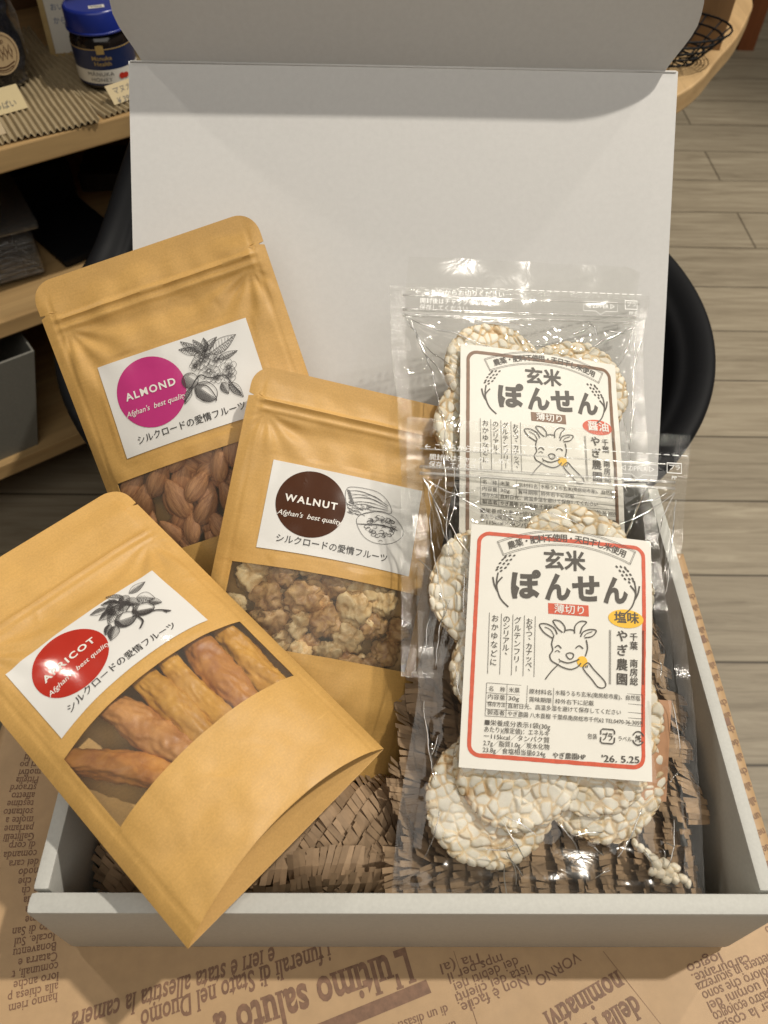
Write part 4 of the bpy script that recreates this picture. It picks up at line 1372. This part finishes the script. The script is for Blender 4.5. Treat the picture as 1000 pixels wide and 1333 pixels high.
    def zw(s, y):
        return -.011 + .006 * sst(.16, .2, y)
    def front(s, x, y, back, crease=False):
        l, r = interp(s.left, y), interp(s.right, y)
        u = (x - l) / (r - l)
        e = sst(.05, .2, u) * sst(.95, .8, u)
        e *= sst(s.za + .0, s.za - .05, y) * sst(s.yb, s.yb + .035, y)
        zw = s.zw(y)
        if back:
            return Vector((x, y + s.shear(x, y), zw - .0006 - .013 * e + .0015 * noise.noise(Vector((x * 40, y * 40, s.seed)))))
        z = zw + .0006 + (-.0010 - zw) * e
        am = max(sst(.058, .068, abs(x)), sst(.149, .157, y), sst(.003, -.006, y))
        ed = sst(0.0, .07, u) * sst(1, .93, u) * sst(s.za + .0005, s.za - .006, y) * sst(s.yb, s.yb + .008, y)
        if crease and am > 0 and ed > 0:
            k = .0024 * noise.noise(Vector((x * 40 + s.seed, y * 30, 2))) + .0007 * noise.noise(Vector((x * 110, y * 90 + s.seed, 4)))
            k += .0026 * (.5 - abs(noise.noise(Vector((x * 32 + 3, y * 24 + s.seed, 7)))) * 1.6)
            for x0, y0, x1, y1, amp, wd in s.folds:
                if not (min(x0, x1) - .01 < x < max(x0, x1) + .01 and min(y0, y1) - .01 < y < max(y0, y1) + .01):
                    continue
                dx, dy = x1 - x0, y1 - y0
                L2 = dx * dx + dy * dy
                t = min(1, max(0, ((x - x0) * dx + (y - y0) * dy) / L2))
                d = math.hypot(x - x0 - dx * t, y - y0 - dy * t)
                k += 1.35 * amp * math.exp(-d / wd) * math.sin(math.pi * min(1, t * .8 + .2)) ** .5
            z += k * am * ed
        return Vector((x, y + s.shear(x, y), z))
    def label(s, border, badge_txt, badge_mat, oval_txt, oval_mat, oval_ink):
        def curl(x, y):
            return .0008 - .0012 * (x / .06) ** 4 + .0010 * math.sin(y * 48 + s.seed) * max(0, x / .06) ** 2 - .0008 * (x / .06) ** 2 * (y / .151 - .5)
        fn = lambda x, y, z: Vector((x, y, .0004 + curl(x, y) + z))
        v, f = grid(lambda x, y: fn(x, y, 0), lin(-.06, .06, 30), lin(0, .151, 30))
        lb = mesh_obj('label', v, f, M['card'], s.root)
        thick(lb, .0003, -1)
        P = lambda x, y: homog(HF, x, y)
        rnd = random.Random(s.seed)
        # border drawn as if by brush
        pts = []
        x0, x1, y0, y1, rr = -.0545, .0545, .0078, .1455, .0065
        for (cx, cy, a0) in ((x1 - rr, y1 - rr, 0), (x0 + rr, y1 - rr, 90), (x0 + rr, y0 + rr, 180), (x1 - rr, y0 + rr, 270)):
            for k in range(7):
                t = rad(a0 + 15 * k)
                pts.append((cx + rr * math.cos(t), cy + rr * math.sin(t)))
        full = []
        for i, p in enumerate(pts):
            q = pts[(i + 1) % len(pts)]
            n = max(1, int(math.hypot(q[0] - p[0], q[1] - p[1]) / .0025))
            for k in range(n):
                full.append((p[0] + (q[0] - p[0]) * k / n, p[1] + (q[1] - p[1]) * k / n))
        vv = []; ff = []
        n = len(full)
        for i, p in enumerate(full):
            d = Vector(full[(i + 1) % n]) - Vector(full[i - 1]); d.normalize()
            nr = Vector((-d.y, d.x))
            wi = .00125 + .00025 * noise.noise(Vector((i * .35, s.seed, 0))); wo = .00125 + .00025 * noise.noise(Vector((i * .4, s.seed, 9)))
            vv += [(p[0] + nr.x * wi, p[1] + nr.y * wi), (p[0] - nr.x * wo, p[1] - nr.y * wo)]
            j = (i + 1) % n
            ff.append((2 * i, 2 * i + 1, 2 * j + 1, 2 * j))
        ar = Art(.0002); ar.raw(vv, ff); ar.emit('border', border, lb, fn)
        K = Art(.00035, 6e-7)
        px = .000141
        # arched banner
        def arc(t, off):                      # t 0..1 along the arc
            A0 = P(205, 150 + 0); B0 = P(512, 95); C0 = P(820, 185)
            x = A0[0] * (1 - t) ** 2 + 2 * t * (1 - t) * (2 * B0[0] - .5 * A0[0] - .5 * C0[0]) + C0[0] * t * t
            yy = A0[1] * (1 - t) ** 2 + 2 * t * (1 - t) * (2 * B0[1] - .5 * A0[1] - .5 * C0[1]) + C0[1] * t * t
            e = .01
            def q(t):
                return (A0[0] * (1 - t) ** 2 + 2 * t * (1 - t) * (2 * B0[0] - .5 * A0[0] - .5 * C0[0]) + C0[0] * t * t,
                        A0[1] * (1 - t) ** 2 + 2 * t * (1 - t) * (2 * B0[1] - .5 * A0[1] - .5 * C0[1]) + C0[1] * t * t)
            p0, p1 = q(t - e), q(t + e)
            an = math.atan2(p1[1] - p0[1], p1[0] - p0[0])
            return (x - math.sin(an) * off, yy + math.cos(an) * off, an)
        for g in (.0050, .0041):
            K.stroke([arc(t, g)[:2] for t in lin(-.01, 1.01, 24)] , .00022); K.stroke([arc(t, -g)[:2] for t in lin(-.01, 1.01, 24)], .00022)
            for t in (-.01, 1.01):
                tt = t + (.008 if t < 0 else -.008) * (g < .0045)
                K.stroke([arc(tt, -g)[:2], arc(tt, g)[:2]], .00022)
        bt = '農薬・肥料不使用・天日干し米使用'
        for i, chh in enumerate(bt):
            x, y, an = arc(.045 + .91 * (i + .5) / len(bt), -.0021)
            K.text(chh, x - .00255 * math.cos(an), y - .00255 * math.sin(an), .0055, .016, an)
        for body, a_, b_, size in (('玄米', (405, 240), (602, 248), .0138),):
            p, q = P(*a_), P(*b_); K.fit(body, p[0], p[1], q[0], q[1], size, .028)
        p, q = P(255, 372), P(795, 398)
        for body, x0_, x1_ in (('ぽ', 255, 395), ('ん', 412, 532), ('せ', 540, 668), ('ん', 684, 800)):
            yb = 376 + (x0_ - 255) * .045
            p, q = P(x0_, yb + 6), P(x1_, yb + 8)
            K.fit(body, p[0], p[1], q[0], q[1], .0190, .042)
        # rice ears
        for k, (gx, gy) in enumerate(((265, 186), (245, 186), (225, 190), (250, 206), (232, 210), (212, 206), (238, 228), (218, 226), (200, 224), (226, 246), (206, 246), (190, 244), (206, 262), (186, 256), (222, 196))):
            p = P(gx, gy); K.disc(p[0], p[1], .00105, .0006, 1, 8, .6)
            p = P(1012 - gx, gy + 46); K.disc(p[0], p[1], .00105, .0006, 1, 8, -.75)
        for mir in (0, 1):
            T = (lambda x, y: P(x, y)) if not mir else (lambda x, y: P(1022 - x, y + 34 - (x - 165) * .06))
            for L_, wd in (([(192, 270), (186, 330), (205, 395), (243, 437)], .0009), ([(168, 292), (176, 330), (192, 362)], .0010), ([(212, 292), (190, 320), (186, 345)], .0010)):
                K.stroke([T(*q) for q in crom(L_, 6)], wd, taper=False)
        # columns of vertical writing
        def column(txt, xa, ya, xb, yb_, size, bold=.0, n=None):
            n = n or len(txt)
            for i, chh in enumerate(txt):
                t = i / max(1, n - 1)
                p = P(xa + (xb - xa) * t, ya + (yb_ - ya) * t)
                g = {'、': (.35, .45), '。': (.35, .45)}.get(chh, (0, 0))
                if chh == 'ー':
                    K.text('|', p[0] - size * .12, p[1] - size * .38, size * .8, bold)
                elif chh == ' ':
                    continue
                else:
                    K.text(chh, p[0] - size * .5 + g[0] * size, p[1] - size * .38 + g[1] * size, size, bold)
        column('おやつ、カナッペ、', 341, 505, 341, 740, .0045, .006)
        column('グルテンフリー', 287, 500, 285, 722, .0048, .006)
        column('のシリアル、', 236, 495, 234, 665, .0048, .006)
        column('おかゆなどに', 183, 492, 180, 700, .0048, .006)
        for xa in (155, 210, 263, 316, 366):
            K.stroke([P(xa + 2, 465 + (xa - 155) * .07), P(xa, 755 + (xa - 155) * .06)], .00028)
        column('やぎ農園', 770, 568, 770, 772, .0078, .022)
        column('千葉 南房総', 824, 572, 826, 782, .0055, .014)
        for xa in (711, 717, 866, 871):
            K.stroke([P(xa, 540), P(xa, 798)], .00028)
        # goat
        G = lambda L_, wd=.00075, cl=False: K.stroke([P(*q) for q in crom(L_, 6, cl)], wd, cl)
        G([(450, 585), (408, 556), (388, 520), (420, 516), (455, 535), (470, 565)]); G([(412, 530), (440, 545), (455, 572)], .0005)
        G([(596, 580), (632, 572), (650, 545), (620, 540), (590, 552), (578, 575)]); G([(632, 550), (606, 560), (594, 574)], .0005)
        G([(495, 556), (470, 535), (450, 500), (482, 502), (505, 530), (503, 556)]); G([(550, 560), (552, 525), (575, 502), (605, 505), (585, 530), (576, 560)])
        G([(505, 546), (530, 542), (550, 546)])
        G([(455, 570), (445, 610), (450, 640), (437, 665), (445, 690), (470, 706), (500, 722), (535, 730), (565, 718), (580, 700)])
        G([(604, 590), (610, 630), (600, 668)])
        G([(460, 628), (475, 618), (490, 632)]); G([(555, 630), (572, 618), (590, 632)]); G([(460, 648), (472, 642), (484, 650)], .0005)
        G([(512, 660), (530, 652), (546, 660), (540, 678), (524, 680)], .0007, True)
        G([(485, 690), (520, 700), (555, 690), (572, 682)]); G([(478, 680), (484, 690), (482, 698)], .0005)
        G([(478, 706), (450, 735), (430, 760), (418, 778)])
        G([(590, 720), (600, 705), (616, 700), (640, 730), (690, 785), (690, 812), (660, 812), (630, 775), (600, 740)], .0007, True)
        G([(604, 712), (600, 722)], .0005); G([(612, 708), (608, 722)], .0005)
        # ruled table
        q = lambda x, y: P(x, y)
        ws = .00024
        for ya in (0, 47, 92, 138, 178):
            K.stroke([q(152, 797 + ya - ya * .02), q(868, 846 + ya - ya * .0)] if ya not in (138, 178, 92) else [q(150, {92: 886, 138: 918, 178: 950}[ya]), q(866, {92: 932, 138: 957, 178: 992}[ya])], ws)
        for xa, ya, yb_ in ((152, 797, 950), (868, 846, 992), (245, 803, 956), (337, 808, 896), (457, 818, 900)):
            K.stroke([q(xa, ya), q(xa - 3, yb_)], ws)
        def small(body, xa, ya, xb, yb_, size=.0034, bold=.0015):
            p0, p1 = P(xa, ya), P(xb, yb_); K.fit(body, p0[0], p0[1], p1[0], p1[1], size, bold)
        small('名　称', 162, 833, 236, 838); small('米菓', 253, 838, 302, 841); small('原材料名', 345, 844, 447, 850); small('水稲うるち玄米(南房総市産)、自然塩', 464, 848, 855, 872)
        small('内容量', 160, 870, 236, 875); small('30g', 252, 876, 300, 879); small('賞味期限', 345, 881, 447, 887); small('枠外右下に記載', 464, 889, 640, 897)
        small('保存方法', 158, 904, 238, 908, .0033); small('直射日光、高温多湿を避けて保存してください', 250, 911, 765, 938)
        small('製造者', 158, 942, 236, 946); small('やぎ農園 八木直樹 千葉県南房総市千代62 TEL0470-36-3059', 250, 948, 862, 986)
        for i, tx in enumerate(('■栄養成分表示1袋(30g', 'あたり)(推定値)：エネルギ', 'ー115kcal／タンパク質', '2.7g／脂質1.0g／炭水化物', '23.8g／食塩相当量0.24g')):
            small(tx, 148 - i * 1.5, 990 + i * 31, 442 - (0, 2, 2, 2, 20)[i], 1008 + i * 31, .0038)
        small('やぎ農園HP', 455, 1138, 603, 1145, .0040, .012)
        small('包装', 612, 1048, 655, 1051, .0036, .0)
        small('ラベル', 752, 1058, 815, 1061, .0034, .0)
        small('プラ', 680, 1054, 726, 1057, .0052, .03)
        K.stroke([P(*z_) for z_ in ((672, 1030), (672, 1012), (680, 1005), (728, 1008), (735, 1016), (735, 1030))], .0008); K.stroke([P(*z_) for z_ in ((672, 1042), (670, 1062), (678, 1070), (726, 1073), (733, 1066), (735, 1044))], .0008)
        small('紙', 830, 1060, 858, 1062, .0044, .03)
        K.stroke([P(844 + 26 * math.cos(t), 1047 + 31 * math.sin(t)) for t in lin(.5, 2.9, 12)], .0008); K.stroke([P(844 + 26 * math.cos(t), 1047 + 31 * math.sin(t)) for t in lin(3.6, 6.0, 12)], .0008)
        small("'26. 5.25", 676, 1154, 848, 1160, .0056, .012)
        K.emit('lettering', M['rice_ink'], lb, fn)
        Y = Art(.0003)
        pc = P(586, 693); Y.disc(pc[0], pc[1], .0034, n=24)
        if oval_mat is not M['yellow']:
            Y.emit('cracker_drawing', M['yellow'], lb, fn)
            Y = Art(.0002)
        pc = P(788, 486); Y.disc(pc[0], pc[1], .0116, .0059, 4, 40)
        Y.emit('oval_badge', oval_mat, lb, fn)
        O = Art(.0005)
        p0, p1 = P(734, 500), P(848, 505); O.fit(oval_txt, p0[0], p0[1], p1[0], p1[1], .0078, .022)
        O.emit('oval_lettering', oval_ink, lb, fn)
        Bd = Art(.0002)
        c0 = [P(426, 415), P(614, 424), P(616, 478), P(428, 466)]
        Bd.raw([c0[3], c0[2], c0[1], c0[0]], [(0, 1, 2, 3)])
        Bd.emit('name_badge', badge_mat, lb, fn)
        Wt = Art(.0004)
        p0, p1 = P(455, 458), P(592, 466); Wt.fit(badge_txt, p0[0], p0[1], p1[0], p1[1], .0062, .014)
        Wt.emit('badge_lettering', M['white_ink'], lb, fn)

MF = pose(RF, TF, .94)
MR = pose(RR, TR, .955)
left = [(-.085, -.094), (-.038, -.0935), (.0428, -.0862), (.1145, -.0915), (.150, -.0965), (.19, -.1045), (.2245, -.1068)]
right = [(-.085, .0985), (-.068, .0984), (.030, .094), (.081, .0890), (.125, .0815), (.157, .0870), (.19, .0868), (.21, .0890), (.2336, .0935)]
front = RiceBag('clear bag of rice crackers with a red-bordered label, lying in front', MF, left, right, -.070, .226, .187, .2035, .008, M['vermilion'], '薄切り', M['vermilion'], '塩味', M['yellow'], M['rice_ink'], 3, 'clear bags of rice crackers')
left2 = [(-.09, -.094), (.05, -.098), (.0983, -.1022), (.15, -.1080), (.2015, -.1120), (.235, -.110)]
right2 = [(-.09, .098), (.10, .088), (.18, .0895), (.204, .0950), (.2274, .0990), (.25, .1000)]
rear = RiceBag('clear bag of rice crackers with a brown-bordered label, leaning on the lid behind the other', MR, left2, right2, -.080, .232, .183, .198, .024, M['brown_border'], '薄切り', M['brown_border'], '醤油', M['vermilion'], M['white_ink'], 11, 'clear bags of rice crackers', .0195)

# ------------------------------------------------------------------ puffed rice crackers
def cracker_mesh(seed, R=.041, T=.0060):
    nr, na = 70, 260
    v = []; f = []; toast = []
    def vor(x, y, z):
        wx = .0016 * noise.noise(Vector((x * 150, y * 150, seed))); wy = .0016 * noise.noise(Vector((x * 150, y * 150, seed + 9)))
        d, pt = noise.voronoi(Vector(((x + wx) * 134 + seed * 10, (y + wy) * 160, z * 140)))
        return d[0], d[1], noise.cell(pt[0] * 7.3)
    rows = []
    for j in range(nr + 1):
        rows.append((R * (j / nr) ** .8, T / 2, 1))
    for j in range(1, 6):
        rows.append((R, T / 2 - T * j / 6, 0))
    for j in range(8):
        rows.append((R * (1 - j / 8), -T / 2, -1))
    for r, z, side in rows:
        for i in range(na):
            an = 2 * math.pi * i / na
            rr = r * (1 + .018 * math.sin(2 * an + seed) + .012 * math.sin(5 * an + seed * 2))
            x, y = rr * math.cos(an), rr * math.sin(an)
            d1, d2, hh = vor(x, y, z * .6)
            e = min(1, (d2 - d1) * 2.1)
            lump = min(1, e * 2.6) ** .5 * (.25 + .75 * math.sqrt(max(0, 1 - (d1 * 1.25) ** 2)))
            k = max(0, (r - R * .9) / (R * .1))
            if side == 1:
                zz = z - .0012 + (.0020 + .0013 * hh) * lump + .0005 * noise.noise(Vector((x * 60, y * 60, seed))) - .0022 * k * k
                q = 1 - k * .05 * (1 - lump)
            elif side == 0:
                zz = z * .85; q = .95 + (.035 + .03 * hh) * lump
            else:
                zz = z - .0012 * lump; q = .96 if r > R * .9 else 1
            v.append((x * q, y * q, zz))
            toast.append(min(1, max(0, 1.15 - e * 3.4)) * (.72 if side == 1 else .95) + (.25 * k if side == 1 else .15) + .45 * max(0, hh - .72) / .28)
    n = len(rows)
    for j in range(n - 1):
        for i in range(na):
            f.append((j * na + i, (j + 1) * na + i, (j + 1) * na + (i + 1) % na, j * na + (i + 1) % na))
    me = bpy.data.meshes.new('rice_cracker')
    me.from_pydata(v, [], f); me.shade_smooth(); me.materials.append(M['cracker'])
    at = me.attributes.new('toast', 'FLOAT', 'POINT')
    at.data.foreach_set('value', toast)
    return me
CM = [cracker_mesh(s) for s in (1, 2, 3)]
spots = [
    (MF, -.0365, -.0185, -.0150, 3, 'rice cracker lowest left under the red-bordered label'),
    (MF, -.0215, .0055, -.0082, -2, 'rice cracker overlapping the lowest one, just under the label edge'),
    (MF, .0250, .0165, -.0110, 2, 'rice cracker under the label edge, right of the overlapping one'),
    (MF, .0350, .0010, -.0165, -3, 'rice cracker lowest right under the red-bordered label'),
    (MF, -.0440, .1110, -.0120, 3, 'rice cracker showing at the upper left of the red-bordered label'),
    (MF, .0120, .1330, -.0100, -3, 'rice cracker peeking above the red-bordered label'),
    (MF, .0290, .1150, -.0160, 3, 'rice cracker behind the one peeking above the label, lower at right'),
    (MF, .0310, .0400, -.0100, 2, 'rice cracker showing at the lower right side of the red-bordered label'),
    (MF, -.0260, .0600, -.0095, 2, 'rice cracker showing at the middle left side of the red-bordered label'),
    (MR, -.0290, .1360, -.0100, 3, 'rice cracker above the brown-bordered label at its left corner'),
    (MR, .0330, .1330, -.0130, -2, 'rice cracker above the brown-bordered label towards its right corner'),
    (MR, -.0360, .0950, -.0120, 3, 'rice cracker at the left side of the brown-bordered label'),
]
for k, (mw, x, y, z, tl, lab) in enumerate(spots):
    o = bpy.data.objects.new('rice_cracker', CM[k % 3]); C.objects.link(o)
    o.matrix_world = mw @ Matrix.Translation((x, y, z)) @ Matrix.Rotation(rad(tl), 4, 'Y') @ Matrix.Rotation(k * 1.3, 4, 'Z')
    tag(o, lab, 'rice cracker', 'round puffed rice crackers')

# broken-off piece and kraft sachet inside the front bag
v = []; f = []; toast = []
rnd = random.Random(5)
path = [(.0545, -.0375, .0030), (.0585, -.0400, .0034), (.0625, -.0425, .0036), (.0660, -.0455, .0042), (.0685, -.0490, .0050), (.0735, -.0480, .0046), (.0700, -.0540, .0048), (.0760, -.0530, .0048), (.0800, -.0500, .0042), (.0795, -.0560, .0046), (.0850, -.0560, .0042), (.0745, -.0570, .0042), (.0880, -.0585, .0034), (.0660, -.0530, .0040)]
for x, y, r in path:
    bm = bmesh.new(); bmesh.ops.create_icosphere(bm, subdivisions=3, radius=1)
    k = len(v); th = rnd.uniform(0, 3)
    mt = Matrix.Rotation(th, 3, 'Z')
    for q in bm.verts:
        p = q.co * (1 + .18 * noise.noise(q.co * 1.6 + Vector((x * 900, 0, 0))))
        p = mt @ Vector((p.x * 1.2, p.y * .9, p.z * .85))
        v.append((x + p.x * r * .72, y + p.y * r * .72, -.013 + p.z * r * .8)); toast.append(.45 * max(0, noise.noise(q.co * 1.4 + Vector((y * 700, 3, 1)))) + (.5 if p.z < 0 else .08))
    bm.verts.index_update()
    f += [tuple(q.index + k for q in fc.verts) for fc in bm.faces]; bm.free()
o = mesh_obj('cracker_crumb', v, f, M['cracker'], mw=MF)
o.data.attributes.new('toast', 'FLOAT', 'POINT').data.foreach_set('value', toast)
tag(o, 'broken-off clump of puffed rice at the lower right corner of the front bag', 'crumb')
v, f = grid(lambda u, q: Vector((.050 + .0285 * u - .004 * (1 - q), -.012 + .062 * q, -.0125 + .0022 * math.sin(math.pi * u) * math.sin(math.pi * q))), lin(0, 1, 12), lin(0, 1, 20))
o = mesh_obj('desiccant_sachet', v, f, basic('sachet_paper', (.52, .28, .15), .5, .06, 120), mw=MF)
tag(o, 'small orange-brown paper sachet behind the right side of the red-bordered label', 'sachet')

# ------------------------------------------------------------------ more packing paper round the pouches
MFi = MF.inverted()
def under_bag(drop, x0, x1, y0, y1, amp, sd):
    def fn(U, Q):
        x, y = (x0 + x1) / 2 + U, (y0 + y1) / 2 + Q
        if not (x0 < x < x1 and y0 < y < y1):
            return None
        p = MF @ Vector((x, y, drop + amp * noise.noise(Vector((x * 28, y * 28, sd))) + .5 * amp * noise.noise(Vector((x * 70, y * 60, sd)))))
        p.z = min(p.z, .062 + .006 * noise.noise(Vector((x * 50, y * 50, 1))))
        return p if inbox(p, .3) else None
    return fn
packing('slit brown paper showing through the lower half of the front cracker bag', under_bag(-.031, -.095, .105, -.082, .075, .006, 2), 64, 42, .0032, .0175, 1.75, 40, 2)
packing('crumpled slit paper heaped along the right wall beside the front bag', under_bag(-.020, .078, .118, .02, .20, .014, 6), 34, 46, .0034, .0165, 1.75, 50, 3)
packing('slit brown paper behind the upper half of the front cracker bag', under_bag(-.034, -.095, .095, .07, .20, .008, 9), 66, 34, .0038, .0150, .4, 40, 4)
def mound(cx, cy, rx, ry, z0, zh, sd, rot=0.):
    def fn(U, Q):
        k = 1 - (U / rx) ** 2 - (Q / ry) ** 2
        if k < 0:
            return None
        p = Vector((cx + U * math.cos(rot) - Q * math.sin(rot), cy + U * math.sin(rot) + Q * math.cos(rot), z0 + zh * k ** .6 + .005 * noise.noise(Vector((U * 45, Q * 45, sd)))))
        return p if -.19 < p.x < .19 and -.1365 < p.y < .14 else None
    return fn
packing('rounded fold of slit paper between the apricot pouch and the front bag', mound(-.022, -.094, .062, .038, .016, .036, 3, .3), 46, 20, .0036, .0150, .62, 30, 5)
packing('roll of slit paper along the front wall with its tongues standing up', mound(-.035, -.122, .10, .022, .024, .028, 8, -.04), 60, 9, .0037, .0180, .10, 58, 6)
packing('slit paper in the narrow gap between the walnut pouch and the front bag', mound(.016, -.03, .024, .08, .010, .022, 4, .1), 20, 24, .0036, .0150, 1.2, 46, 7)
packing('slit paper in the dark front left corner of the box', mound(-.14, -.10, .05, .05, .02, .02, 14, .1), 32, 17, .0037, .0150, .9, 44, 8)
